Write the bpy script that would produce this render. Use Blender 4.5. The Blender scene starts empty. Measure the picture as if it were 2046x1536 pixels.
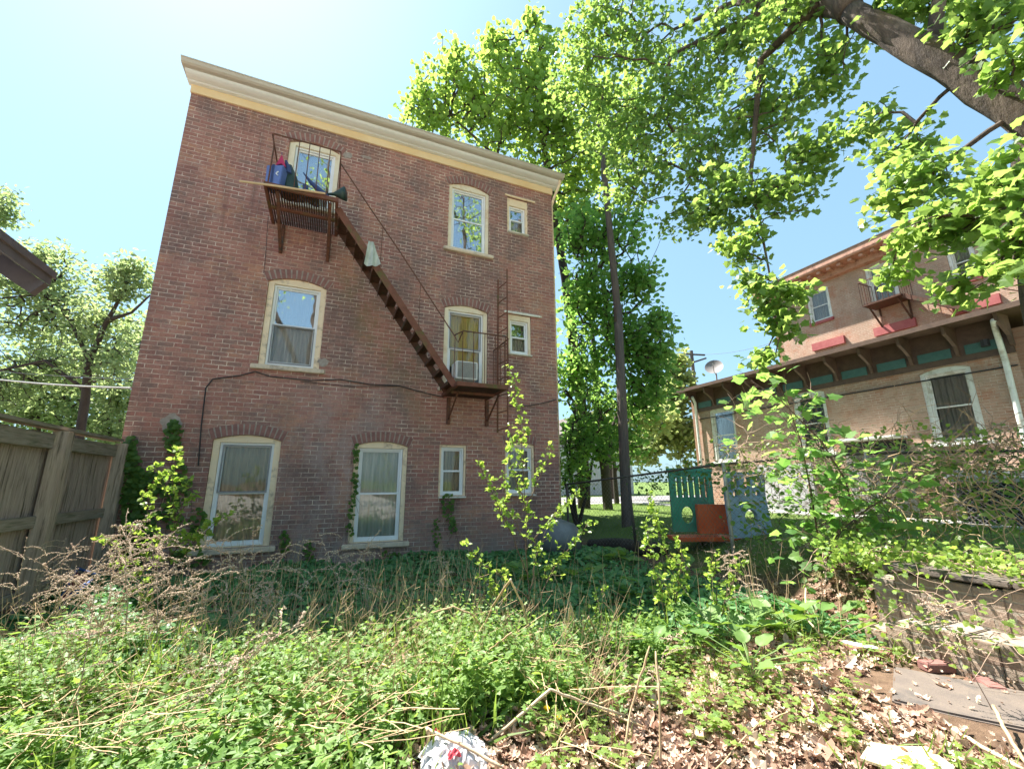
import bpy, bmesh, math, random
import numpy as np
from mathutils import Vector, Matrix
R_ = math.radians
rng = np.random.default_rng(7)
random.seed(7)
SC = bpy.context.scene
COL = SC.collection

# ------------------------------------------------------------------ camera
CAM = np.array([0., 0., 1.4])
FPX = 848.1; PIT = .226174; ROL = -.0040831; YAW = .400421
_cp, _sp = math.cos(PIT), math.sin(PIT)
_F = np.array([math.sin(YAW)*_cp, math.cos(YAW)*_cp, _sp])
_r = np.array([math.cos(YAW), -math.sin(YAW), 0.]); _u = np.cross(_r, _F)
_c, _s = math.cos(ROL), math.sin(ROL)
_r, _u = _r*_c+_u*_s, _u*_c-_r*_s
cam = bpy.data.cameras.new('camera'); camo = bpy.data.objects.new('camera', cam); COL.objects.link(camo)
cam.sensor_width = 36; cam.lens = FPX/2046*36; cam.clip_start = .05; cam.clip_end = 2000
camo.matrix_world = Matrix(((_r[0], _u[0], -_F[0], CAM[0]), (_r[1], _u[1], -_F[1], CAM[1]), (_r[2], _u[2], -_F[2], CAM[2]), (0, 0, 0, 1)))
SC.camera = camo
def ray(x, y): return _F + _r*(x-1023)/FPX - _u*(y-768)/FPX
def PD(x, y, d): return CAM + ray(x, y)*d                       # point at forward depth d
def PY(x, y, Y): r = ray(x, y); return CAM + r*(Y/r[1])
def PX(x, y, X): r = ray(x, y); return CAM + r*(X/r[0])
def PZ(x, y, z=.05): r = ray(x, y); return CAM + r*((z-CAM[2])/r[2])

# ------------------------------------------------------------------ sky, sun, exposure
SUN = Vector((-.27, .48, 1.0)).normalized()
elev = math.asin(SUN.z); az = math.atan2(SUN.x, SUN.y)
w = bpy.data.worlds.new('World'); SC.world = w; w.use_nodes = True
nt = w.node_tree; nt.nodes.clear()
sky = nt.nodes.new('ShaderNodeTexSky'); sky.sky_type = 'NISHITA'; sky.sun_disc = False
sky.sun_elevation = elev; sky.sun_rotation = az; sky.altitude = 0; sky.air_density = 1.0; sky.dust_density = 1.6; sky.ozone_density = 1.0
bg = nt.nodes.new('ShaderNodeBackground'); bg.inputs[1].default_value = .103
wo = nt.nodes.new('ShaderNodeOutputWorld')
gm = nt.nodes.new('ShaderNodeGamma'); gm.inputs[1].default_value = .42       # evens the sky out: the photograph's is pale all over
tn = nt.nodes.new('ShaderNodeMix'); tn.data_type = 'RGBA'; tn.blend_type = 'MULTIPLY'; tn.inputs[0].default_value = 1; tn.inputs[7].default_value = (.60, .87, 1.02, 1)
nt.links.new(sky.outputs[0], gm.inputs[0]); nt.links.new(gm.outputs[0], tn.inputs[6]); nt.links.new(tn.outputs[2], bg.inputs[0]); nt.links.new(bg.outputs[0], wo.inputs[0])
sl = bpy.data.lights.new('sun', 'SUN'); sl.energy = 3.0; sl.angle = R_(.55); sl.color = (1, .95, .87)
so = bpy.data.objects.new('sun', sl); COL.objects.link(so)
so.rotation_euler = (-SUN).to_track_quat('-Z', 'Y').to_euler()
SC.view_settings.view_transform = 'Standard'; SC.view_settings.look = 'None'
SC.view_settings.exposure = 2.55; SC.view_settings.gamma = 1
SC.render.engine = 'CYCLES'
SC.cycles.max_bounces = 9; SC.cycles.transparent_max_bounces = 12; SC.cycles.transmission_bounces = 5
SC.cycles.diffuse_bounces = 4; SC.cycles.glossy_bounces = 3
SC.cycles.caustics_reflective = False; SC.cycles.caustics_refractive = False

# ------------------------------------------------------------------ materials
MATS = {}
class NT:
    def __init__(s, name):
        s.m = bpy.data.materials.new(name); s.m.use_nodes = True; s.t = s.m.node_tree; s.t.nodes.clear()
        s.out = s.t.nodes.new('ShaderNodeOutputMaterial'); MATS[name] = s.m
    def n(s, ty, **k):
        nd = s.t.nodes.new(ty)
        for a, b in k.items():
            if a.startswith('i_'):
                key = a[2:]; key = int(key) if key.isdigit() else key.replace('_', ' ')
                s.set(nd.inputs[key], b)
            else: setattr(nd, a, b)
        return nd
    def set(s, inp, v):
        if isinstance(v, bpy.types.NodeSocket): s.t.links.new(v, inp)
        elif isinstance(v, (tuple, list)) and len(v) == 3 and inp.type == 'RGBA': inp.default_value = (*v, 1)
        else: inp.default_value = v
    def math(s, op, a, b=0., clamp=False):
        nd = s.n('ShaderNodeMath', operation=op, use_clamp=clamp); s.set(nd.inputs[0], a); s.set(nd.inputs[1], b); return nd.outputs[0]
    def mix(s, f, a, b, bt='MIX'):
        nd = s.n('ShaderNodeMix', data_type='RGBA', blend_type=bt); s.set(nd.inputs[0], f); s.set(nd.inputs[6], a); s.set(nd.inputs[7], b); return nd.outputs[2]
    def noise(s, scale, detail=4, rough=.6, vec=None, dist=0.):
        nd = s.n('ShaderNodeTexNoise'); nd.inputs['Scale'].default_value = scale; nd.inputs['Detail'].default_value = detail
        nd.inputs['Roughness'].default_value = rough; nd.inputs['Distortion'].default_value = dist
        if vec is not None: s.t.links.new(vec, nd.inputs['Vector'])
        return nd.outputs['Fac']
    def ramp(s, f, lo, hi):
        nd = s.n('ShaderNodeMapRange'); s.set(nd.inputs[0], f); nd.inputs[1].default_value = lo; nd.inputs[2].default_value = hi; nd.clamp = True; return nd.outputs[0]
    def co(s): return s.n('ShaderNodeNewGeometry').outputs['Position']
    def obj(s): return s.n('ShaderNodeTexCoord').outputs['Object']
    def scl(s, vec, sc, loc=(0, 0, 0)):
        nd = s.n('ShaderNodeMapping'); s.t.links.new(vec, nd.inputs[0]); nd.inputs['Scale'].default_value = sc; nd.inputs['Location'].default_value = loc; return nd.outputs[0]
    def bump(s, h, st, dist=.01):
        nd = s.n('ShaderNodeBump'); nd.inputs['Strength'].default_value = st; nd.inputs['Distance'].default_value = dist; s.t.links.new(h, nd.inputs['Height']); return nd.outputs[0]
    def pbr(s, col, rough=.7, normal=None, metal=0., spec=.5, **k):
        p = s.n('ShaderNodeBsdfPrincipled'); s.set(p.inputs['Base Color'], col); s.set(p.inputs['Roughness'], rough)
        s.set(p.inputs['Metallic'], metal); s.set(p.inputs['Specular IOR Level'], spec)
        if normal is not None: s.t.links.new(normal, p.inputs['Normal'])
        s.t.links.new(p.outputs[0], s.out.inputs[0]); return p

def simple(name, c1, c2, scale=8, rough=.75, bump=.3, bscale=None, stretch=(1, 1, 1), lo=.35, hi=.65, spec=.4, dist=.01, c3=None, s3=2., metal=0., objc=True):
    """two (three) colours broken up by noise, with a bump"""
    s = NT(name); v = s.scl(s.obj() if objc else s.co(), stretch)
    c = s.mix(s.ramp(s.noise(scale, 5, .65, v), lo, hi), c1, c2)
    if c3: c = s.mix(s.ramp(s.noise(s3, 6, .7, s.scl(v, (1, 1, 1), (7, 3, 1))), .52, .66), c, c3)
    b = s.bump(s.noise(bscale or scale*4, 5, .7, v), bump, dist)
    s.pbr(c, rough, b, metal, spec); return s.m

def brickmat(name, axis, ca, cb, mortar, bw=.205, rh=.0735, ms=.0055, dark=(.05, .03, .028), darkamt=.6, pale=(.42, .36, .33), paleamt=.35, patch=(.36, .15, .09), patchamt=.45, spec=.25, stains=False):
    s = NT(name); p = s.co(); x = s.n('ShaderNodeSeparateXYZ'); s.t.links.new(p, x.inputs[0])
    wob = s.noise(1.3, 2, .5, p); wob = s.math('MULTIPLY', s.math('SUBTRACT', wob, .5), .03)
    fine = s.math('MULTIPLY', s.math('SUBTRACT', s.noise(24, 2, .6, p), .5), .010)
    cx = s.n('ShaderNodeCombineXYZ'); s.set(cx.inputs[0], s.math('ADD', x.outputs[0 if axis == 'X' else 1], fine)); s.set(cx.inputs[1], s.math('ADD', s.math('ADD', x.outputs[2], wob), fine))
    bt = s.n('ShaderNodeTexBrick', offset=.5); s.t.links.new(cx.outputs[0], bt.inputs['Vector'])
    bt.inputs['Scale'].default_value = 1; bt.inputs['Brick Width'].default_value = bw; bt.inputs['Row Height'].default_value = rh
    bt.inputs['Mortar Size'].default_value = ms; bt.inputs['Mortar Smooth'].default_value = .35; bt.inputs['Bias'].default_value = 0
    bt.inputs['Color1'].default_value = (0, 0, 0, 1); bt.inputs['Color2'].default_value = (1, 1, 1, 1); bt.inputs['Mortar'].default_value = (.5, .5, .5, 1)
    rb = s.n('ShaderNodeSeparateColor'); s.t.links.new(bt.outputs[0], rb.inputs[0]); r = rb.outputs[0]
    col = s.mix(r, ca, cb)
    # some bricks burnt dark, some orange where the face spalled
    col = s.mix(s.math('MULTIPLY', s.ramp(r, .66, .86), darkamt), col, dark)
    sp = s.ramp(s.math('ADD', s.noise(1.1, 5, .7, s.scl(p, (1, 1, 1.3))), s.math('MULTIPLY', r, .12)), .60, .68)
    col = s.mix(s.math('MULTIPLY', sp, patchamt), col, patch)
    soot = s.ramp(s.noise(.7, 9, .74, s.scl(p, (1.3, 1.3, .9), (3, 1, 9))), .46, .60)
    col = s.mix(s.math('MULTIPLY', soot, min(1, darkamt*1.25)), col, dark)
    rose = s.ramp(s.noise(1.7, 7, .75, s.scl(p, (1, 1, 1), (13, 4, 2))), .50, .62)
    col = s.mix(s.math('MULTIPLY', rose, .35), col, s.mix(.5, patch, ca))
    eff = s.ramp(s.noise(2.6, 8, .72, s.scl(p, (1, 1, 1), (1, 5, 2))), .56, .74)
    col = s.mix(s.math('MULTIPLY', eff, paleamt), col, pale)
    mid = s.noise(13, 5, .75, s.scl(p, (1, 1, 2.2)))
    col = s.mix(s.math('MULTIPLY', s.ramp(mid, .52, .68), .5), col, dark)
    col = s.mix(s.math('MULTIPLY', s.ramp(mid, .44, .30), .45), col, pale)
    grain = s.noise(55, 3, .7, p)
    col = s.mix(s.ramp(grain, .25, .8), s.mix(.35, col, (0, 0, 0)), col)
    mort = s.mix(s.ramp(s.noise(1.6, 6, .7, s.scl(p, (1, 1, 1), (9, 9, 9))), .42, .6), s.mix(.55, mortar, dark), mortar)
    mfac = s.math('MULTIPLY', bt.outputs['Fac'], s.math('ADD', .30, s.math('MULTIPLY', .70, s.ramp(s.noise(3.2, 7, .78, s.scl(p, (1, 1, 1), (2, 7, 4))), .44, .60))))
    col = s.mix(mfac, col, mort)
    if stains: # moss and rust under the stair, grey lime wash low down in the middle, damp at the foot
        X_, Z_ = x.outputs[0], x.outputs[2]
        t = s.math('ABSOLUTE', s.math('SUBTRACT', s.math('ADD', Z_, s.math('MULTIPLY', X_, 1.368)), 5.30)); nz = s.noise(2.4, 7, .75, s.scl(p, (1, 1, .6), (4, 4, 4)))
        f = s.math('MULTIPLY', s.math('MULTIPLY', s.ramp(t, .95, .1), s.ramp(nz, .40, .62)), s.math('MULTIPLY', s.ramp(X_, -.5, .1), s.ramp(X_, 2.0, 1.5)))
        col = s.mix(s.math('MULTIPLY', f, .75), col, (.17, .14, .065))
        f = s.math('MULTIPLY', s.math('MULTIPLY', s.ramp(s.math('ABSOLUTE', s.math('SUBTRACT', X_, .15)), 1.5, .3), s.ramp(Z_, 3.9, 2.4)), s.ramp(nz, .42, .60))
        col = s.mix(s.math('MULTIPLY', f, .5), col, (.42, .33, .31))
        f = s.math('MULTIPLY', s.ramp(Z_, 1.0, .1), s.ramp(nz, .35, .6)); col = s.mix(s.math('MULTIPLY', f, .65), col, (.30, .25, .22))
        rn = s.ramp(s.noise(6, 4, .6, s.scl(p, (1, 1, .07), (2, 2, 2))), .50, .70)
        f = s.math('MULTIPLY', s.math('MULTIPLY', rn, s.ramp(Z_, 5.2, 6.3)), s.math('MULTIPLY', s.ramp(X_, -2.6, -2.2), s.ramp(X_, -.2, -.6))); col = s.mix(s.math('MULTIPLY', f, .6), col, (.12, .08, .07))
    h = s.math('ADD', s.math('MULTIPLY', s.math('SUBTRACT', 1, bt.outputs['Fac']), 1.0), s.math('MULTIPLY', s.noise(38, 4, .7, p), .7))
    s.pbr(col, .93, s.bump(h, .8, .012), 0, spec); return s.m

def leafmat(name, a, b, trans=.5, tcol=None, rough=.45, spec=.35, c=None):
    """leaf: diffuse + translucent, colour varied leaf by leaf with the point attribute rnd"""
    s = NT(name); at = s.n('ShaderNodeAttribute', attribute_name='rnd'); f = at.outputs['Fac']
    col = s.mix(f, a, b)
    if c: col = s.mix(s.ramp(f, .86, .95), col, c)
    tc = s.mix(f, tcol[0], tcol[1]) if tcol else col
    p = s.n('ShaderNodeBsdfPrincipled'); s.set(p.inputs['Base Color'], col); p.inputs['Roughness'].default_value = rough; p.inputs['Specular IOR Level'].default_value = spec
    t = s.n('ShaderNodeBsdfTranslucent'); s.set(t.inputs[0], tc)
    m = s.n('ShaderNodeMixShader'); m.inputs[0].default_value = trans
    s.t.links.new(p.outputs[0], m.inputs[1]); s.t.links.new(t.outputs[0], m.inputs[2]); s.t.links.new(m.outputs[0], s.out.inputs[0]); return s.m

def glassmat(name, base=.10, tint=(.90, .89, .86)):
    s = NT(name)
    fr = s.n('ShaderNodeFresnel'); fr.inputs[0].default_value = 1.5
    nb = s.bump(s.noise(1.6, 2, .5, s.co()), .12, .02)
    f = s.math('ADD', s.math('MULTIPLY', fr.outputs[0], .9), base, True)
    g = s.n('ShaderNodeBsdfGlossy'); g.inputs['Roughness'].default_value = .015; s.t.links.new(nb, g.inputs['Normal']); g.inputs[0].default_value = (.95, .97, 1, 1)
    t = s.n('ShaderNodeBsdfTransparent'); t.inputs[0].default_value = (*tint, 1)
    m = s.n('ShaderNodeMixShader'); s.set(m.inputs[0], f); s.t.links.new(t.outputs[0], m.inputs[1]); s.t.links.new(g.outputs[0], m.inputs[2]); s.t.links.new(m.outputs[0], s.out.inputs[0])
    return s.m

M = {}
M['brick'] = brickmat('weathered red brick', 'X', (.39, .168, .138), (.57, .295, .23), (.76, .62, .51), bw=.225, rh=.079, ms=.0075, dark=(.19, .13, .12), darkamt=.62, pale=(.58, .43, .36), paleamt=.5, patch=(.60, .29, .18), patchamt=.7, stains=True)
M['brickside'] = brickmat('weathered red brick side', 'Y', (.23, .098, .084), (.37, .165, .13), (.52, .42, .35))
M['brick2'] = brickmat('tan orange brick', 'Y', (.54, .33, .24), (.68, .48, .36), (.66, .55, .46), bw=.21, rh=.07, ms=.008, dark=(.30, .22, .16), darkamt=.3, pale=(.62, .52, .42), paleamt=.4, patch=(.52, .21, .12), patchamt=.7)
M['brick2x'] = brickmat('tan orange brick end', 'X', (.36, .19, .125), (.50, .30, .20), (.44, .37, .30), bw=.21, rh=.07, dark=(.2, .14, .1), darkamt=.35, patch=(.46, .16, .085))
M['brick3'] = brickmat('broken garden wall brick', 'Y', (.34, .235, .18), (.45, .35, .27), (.42, .38, .31), bw=.215, rh=.075, ms=.012, dark=(.18, .15, .12), darkamt=.5, pale=(.56, .49, .40), paleamt=.8, patch=(.46, .25, .16))
M['archbrick'] = simple('arch brick', (.20, .095, .085), (.31, .15, .125), 9, .9, .5)
M['mortar'] = simple('old mortar', (.38, .33, .29), (.27, .22, .19), 12, .95, .5)
M['cream'] = simple('cream painted wood', (.74, .63, .45), (.80, .71, .55), 3, .6, .12, 60, c3=(.66, .50, .33), s3=3)
M['creampeel'] = simple('peeling cream paint', (.84, .68, .48), (.80, .62, .42), 6, .65, .3, 60, c3=(.45, .34, .24), s3=5)
M['frieze'] = simple('ochre cream frieze paint', (.76, .55, .30), (.80, .62, .38), 1.4, .6, .12, 50)
M['white'] = simple('white vinyl', (.80, .81, .82), (.74, .75, .76), 4, .4, .05, 40)
M['whitewood'] = simple('white painted wood', (.78, .78, .74), (.68, .67, .62), 6, .6, .2, 50, c3=(.5, .46, .38), s3=4)
M['cornice'] = simple('pale grey cornice paint', (.52, .48, .41), (.44, .41, .35), 2, .5, .1, 40, stretch=(.3, 1, 1))
M['cornice2'] = simple('pale blue grey moulding paint', (.74, .75, .74), (.66, .67, .65), 2, .5, .1, 40, stretch=(.3, 1, 1))
M['sill'] = simple('stone sill', (.70, .58, .45), (.56, .46, .36), 9, .85, .4, 60, c3=(.32, .27, .22), s3=4)
M['glass'] = glassmat('window glass', .0)
M['glassref'] = glassmat('reflecting window glass', .38)
M['screen'] = simple('insect screen frame', (.22, .22, .23), (.28, .28, .29), 10, .5, .1)
M['curtain'] = simple('beige curtain', (.60, .54, .42), (.42, .38, .30), 5, .9, .2, stretch=(4, 1, .3))
M['curtaingrey'] = simple('grey curtain', (.64, .62, .60), (.42, .41, .40), 5, .9, .2, stretch=(4, 1, .3))
M['curtainblue'] = simple('pale blue curtain', (.36, .44, .56), (.18, .22, .30), 5, .9, .2, stretch=(4, 4, .3))
M['curtainwhite'] = simple('white curtain', (.80, .82, .80), (.55, .62, .58), 5, .9, .2, stretch=(4, 1, .3))
M['yellow'] = simple('yellow curtain', (.75, .62, .22), (.6, .5, .18), 5, .9, .2, stretch=(4, 1, .3))
M['room'] = simple('dim room wall', (.12, .11, .10), (.09, .08, .08), 2, .9, .1)
M['rust'] = simple('rusty iron', (.10, .042, .028), (.17, .075, .045), 14, .8, .6, 60, c3=(.055, .045, .04), s3=7, spec=.3)
M['rustmoss'] = simple('rusty mossy iron', (.13, .052, .034), (.20, .082, .055), 9, .8, .6, 60, c3=(.11, .10, .035), s3=3, spec=.3)
M['rustdark'] = simple('dark rusty iron', (.06, .028, .018), (.12, .05, .03), 14, .85, .6, 60, c3=(.05, .05, .025), s3=5)
M['oldwood'] = simple('weathered grey wood', (.50, .40, .33), (.32, .25, .21), 5, .85, .7, 22, stretch=(9, 9, .7), c3=(.10, .075, .05), s3=2.5, dist=.01)
M['oldwoodh'] = simple('weathered rail wood', (.38, .32, .26), (.24, .20, .15), 5, .85, .7, 22, stretch=(9, .7, 9), c3=(.14, .14, .08), s3=3)
M['postwood'] = simple('fence post wood', (.52, .41, .32), (.37, .285, .22), 5, .85, .6, 22, stretch=(9, 9, .6), c3=(.12, .09, .06), s3=3)
M['pole'] = simple('dark creosoted pole wood', (.15, .115, .10), (.08, .062, .056), 6, .85, .7, 30, stretch=(8, 8, .5))
M['purplewood'] = simple('mauve painted eave wood', (.20, .16, .17), (.15, .12, .125), 4, .6, .2, 30)
M['shingle'] = simple('roof shingle', (.10, .085, .08), (.15, .12, .11), 10, .9, .6, 50)
M['eave'] = simple('brown eave paint', (.13, .078, .055), (.09, .055, .04), 6, .6, .3, 40)
M['teal'] = simple('teal frieze panel', (.05, .12, .11), (.07, .15, .135), 8, .6, .2, 40)
M['salmon'] = simple('salmon cornice paint', (.42, .21, .145), (.50, .29, .21), 4, .7, .3, 40, c3=(.25, .12, .08), s3=6)
M['redpaint'] = simple('red painted metal', (.33, .075, .075), (.40, .12, .11), 5, .6, .2, 40)
M['soil'] = None
M['concrete'] = simple('old concrete slab', (.17, .135, .11), (.13, .105, .09), 5, .9, .5, 60, c3=(.085, .075, .07), s3=2.2)
M['road'] = simple('asphalt street', (.17, .16, .165), (.22, .21, .21), 4, .9, .3, 80)
M['bounce_fill'] = simple('pale gravel alley', (.66, .60, .53), (.54, .49, .43), 3, .9, .4, 60)  # pale colour for the added ground that reflects sun onto the house front
M['path'] = simple('concrete walk', (.45, .43, .40), (.36, .35, .32), 4, .9, .3, 60)
M['plgreen'] = simple('faded green plastic', (.04, .27, .17), (.08, .34, .23), 4, .45, .1, 30, c3=(.10, .26, .2), s3=3)
M['plred'] = simple('faded red plastic', (.62, .10, .03), (.68, .15, .06), 4, .45, .1, 30)
M['plblue'] = simple('faded blue plastic', (.22, .34, .50), (.30, .42, .56), 4, .45, .1, 30, c3=(.36, .42, .46), s3=3)
M['grey'] = simple('grey plastic tub', (.20, .20, .205), (.13, .13, .135), 4, .5, .2, 20)
M['galv'] = simple('galvanised wire', (.20, .20, .19), (.13, .12, .11), 20, .6, .3)
M['galvpost'] = simple('galvanised post', (.40, .40, .38), (.26, .25, .23), 12, .6, .3)
M['darkrail'] = simple('rusted dark rail', (.06, .055, .05), (.10, .08, .065), 12, .7, .3)
M['black'] = simple('black rubber', (.02, .02, .022), (.035, .033, .033), 6, .6, .2)
M['dish'] = simple('dish grey', (.22, .20, .19), (.26, .24, .23), 6, .5, .1)
M['bark'] = simple('ridged bark', (.115, .085, .062), (.055, .042, .034), 6, .95, 1.0, 16, stretch=(1, 1, .35), c3=(.17, .13, .10), s3=7, dist=.04, objc=False)
M['barkfar'] = simple('dark bark', (.075, .058, .045), (.045, .036, .03), 5, .95, .8, 20, stretch=(1, 1, .4), objc=False)
M['twig'] = simple('twig bark', (.16, .105, .07), (.10, .07, .05), 8, .9, .3)
M['straw'] = simple('dry straw stalk', (.56, .40, .23), (.40, .27, .15), 9, .8, .3, stretch=(1, 1, 1))
M['strawpale'] = simple('pale bleached stalk', (.66, .54, .38), (.48, .36, .22), 9, .8, .3)
M['seed'] = simple('dry seed heads', (.62, .49, .36), (.46, .34, .25), 20, .9, .4)
M['weedstem'] = simple('dead weed stem', (.48, .34, .25), (.34, .235, .17), 20, .9, .4)
M['gstem'] = simple('green stem', (.12, .20, .05), (.16, .22, .07), 8, .7, .2)
M['cloth'] = simple('pale rag', (.52, .56, .50), (.38, .42, .38), 8, .9, .4, 20)
M['bagwhite'] = simple('white plastic bag', (.62, .60, .61), (.50, .48, .50), 6, .4, .4, 12)
M['bagred'] = simple('red print', (.62, .06, .08), (.5, .05, .07), 6, .5, .2)
M['boxblue'] = simple('blue carton', (.13, .19, .44), (.10, .15, .36), 4, .6, .1)
M['chairblue'] = simple('dull blue tube', (.03, .07, .22), (.04, .09, .26), 6, .5, .1)
M['chairred'] = simple('dull red cloth', (.16, .03, .03), (.12, .025, .025), 6, .8, .1)
M['navy'] = simple('navy carton side', (.045, .07, .19), (.03, .05, .13), 4, .6, .1)
M['pink'] = simple('crimson cloth', (.48, .03, .10), (.36, .02, .08), 6, .7, .2)
M['greenbag'] = simple('dark green sack', (.02, .045, .04), (.03, .06, .05), 6, .5, .3)
M['tarpblue'] = simple('blue grey tarp', (.20, .27, .42), (.12, .16, .28), 6, .5, .3)
M['palewood'] = simple('pale new wood', (.62, .45, .27), (.55, .38, .22), 4, .7, .2, stretch=(.5, 6, 6))
M['plywood'] = simple('bleached plywood', (.74, .60, .38), (.62, .46, .27), 3, .8, .3, 30, stretch=(.5, 6, 1))
M['ac'] = simple('cream grey metal', (.78, .77, .74), (.72, .71, .68), 6, .5, .1)
M['acgrille'] = simple('grille grey', (.16, .18, .18), (.22, .24, .24), 90, .6, .3)
M['housewhite'] = simple('white clapboard', (.6, .6, .58), (.5, .5, .5), 3, .7, .2)
M['housepink'] = simple('pinkish brick far', (.42, .24, .19), (.50, .32, .25), 3, .9, .2)
M['masonry'] = simple('white painted masonry', (.50, .49, .50), (.40, .39, .40), 5, .9, .4, 30, c3=(.30, .27, .25), s3=4)
M['greywood'] = simple('grey wood doors', (.25, .235, .225), (.18, .17, .165), 5, .85, .4, 30, stretch=(6, 6, .5))
M['yellowpetal'] = simple('yellow petals', (.80, .52, .01), (.85, .62, .03), 30, .7, .2)
M['duff'] = simple('brown thatch', (.30, .17, .085), (.18, .095, .05), 20, .95, .6)
# leaves
M['l_near'] = leafmat('near maple leaf', (.065, .14, .03), (.13, .22, .05), .52, ((.27, .46, .08), (.52, .68, .15)), .42, .4)
M['l_tall'] = leafmat('tall tree leaf', (.09, .18, .04), (.16, .26, .06), .58, ((.34, .52, .08), (.58, .72, .15)), .5, .3)
M['l_mid'] = leafmat('dense dark maple leaf', (.08, .19, .05), (.17, .30, .08), .56, ((.24, .50, .09), (.46, .68, .15)), .5, .3)
M['l_back'] = leafmat('pale far leaf', (.16, .22, .09), (.26, .31, .13), .5, ((.36, .44, .14), (.56, .62, .22)), .5, .3)
M['l_left'] = leafmat('olive far leaf', (.16, .23, .11), (.28, .34, .17), .5, ((.32, .44, .16), (.54, .64, .26)), .5, .3)
M['l_sap'] = leafmat('fresh yellow green leaf', (.14, .25, .04), (.26, .36, .07), .48, ((.34, .54, .07), (.56, .70, .12)), .4, .4)
M['l_weed'] = leafmat('weed leaf', (.055, .145, .03), (.22, .34, .09), .42, ((.20, .40, .05), (.44, .62, .11)), .5, .4)
M['l_dark'] = leafmat('ground ivy leaf', (.06, .17, .06), (.15, .31, .11), .3, ((.10, .30, .06), (.20, .40, .09)), .45, .4)
M['l_burdock'] = leafmat('broad leaf', (.10, .20, .05), (.19, .30, .09), .35, ((.25, .44, .05), (.36, .54, .08)), .5, .35)
M['l_ivy'] = leafmat('creeper leaf', (.05, .11, .02), (.11, .19, .035), .35, ((.12, .28, .03), (.28, .44, .05)), .5, .3)
M['l_vine'] = leafmat('vine leaf', (.13, .22, .05), (.24, .33, .08), .45, ((.34, .52, .06), (.52, .66, .10)), .45, .4)
M['litter'] = leafmat('dead leaf', (.28, .15, .10), (.68, .51, .39), .2, None, .8, .15, c=(.76, .64, .50))
M['grass'] = leafmat('grass blade', (.07, .14, .03), (.16, .24, .05), .4, ((.22, .36, .05), (.36, .5, .08)), .5, .3)

def soilmat():
    s = NT('yard soil and lawn'); p = s.co()
    x = s.n('ShaderNodeSeparateXYZ'); s.t.links.new(p, x.inputs[0])
    soil = s.mix(s.ramp(s.noise(9, 6, .7, p), .35, .65), (.10, .062, .040), (.20, .13, .085))
    soil = s.mix(s.ramp(s.noise(2.2, 5, .7, p), .55, .7), soil, (.07, .09, .03))
    lawn = s.mix(s.ramp(s.noise(2.5, 6, .75, p), .3, .7), (.10, .17, .035), (.19, .25, .07))
    lawn = s.mix(s.ramp(s.noise(40, 4, .8, p), .3, .7), s.mix(.5, lawn, (.02, .04, .01)), lawn)
    edge = s.math('ADD', x.outputs[0], s.math('MULTIPLY', s.noise(1.5, 4, .6, p), .8))
    far = s.math('MAXIMUM', s.ramp(edge, 5.9, 6.5), s.ramp(x.outputs[1], 20, 21))
    s.pbr(s.mix(far, soil, lawn), .95, s.bump(s.noise(30, 6, .75, p), .8, .03), 0, .2); return s.m
M['soil'] = soilmat()

# ------------------------------------------------------------------ object helpers
def tag(o, label=None, cat=None, group=None, kind=None):
    if label: o['label'] = label
    if cat: o['category'] = cat
    if group: o['group'] = group
    if kind: o['kind'] = kind
    return o
def thing(name, label, cat, loc=(0, 0, 0), group=None):
    o = bpy.data.objects.new(name, None); COL.objects.link(o); o.location = loc; o.empty_display_size = .1
    return tag(o, label, cat, group)
def mkobj(name, me, mat, parent=None, smooth=False):
    o = bpy.data.objects.new(name, me); COL.objects.link(o)
    if mat is not None:
        me.materials.clear(); me.materials.append(mat)
    if parent is not None:
        o.parent = parent; o.matrix_parent_inverse = Matrix.Translation(parent_loc(parent)).inverted()
    if len(me.polygons): me.polygons.foreach_set('use_smooth', [bool(smooth)]*len(me.polygons))
    return o
def parent_loc(o):
    return Vector((0, 0, 0)) if o.parent is not None else Vector(o.location)  # a part stands at the world origin, its thing does not
def meshfrom(V, F, name='mesh'):
    me = bpy.data.meshes.new(name); V = np.asarray(V, dtype=np.float32); n = len(V)
    me.vertices.add(n); me.vertices.foreach_set('co', V.ravel())
    if isinstance(F, np.ndarray):
        k = F.shape[1]; me.loops.add(F.size); me.polygons.add(len(F)); me.loops.foreach_set('vertex_index', F.astype(np.int32).ravel())
        me.polygons.foreach_set('loop_start', np.arange(0, F.size, k, dtype=np.int32))
    else:
        tot = [len(f) for f in F]; me.loops.add(sum(tot)); me.polygons.add(len(F))
        me.loops.foreach_set('vertex_index', np.concatenate([np.asarray(f) for f in F]).astype(np.int32))
        me.polygons.foreach_set('loop_start', np.concatenate([[0], np.cumsum(tot)[:-1]]).astype(np.int32))
    me.update(calc_edges=True); return me
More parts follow.
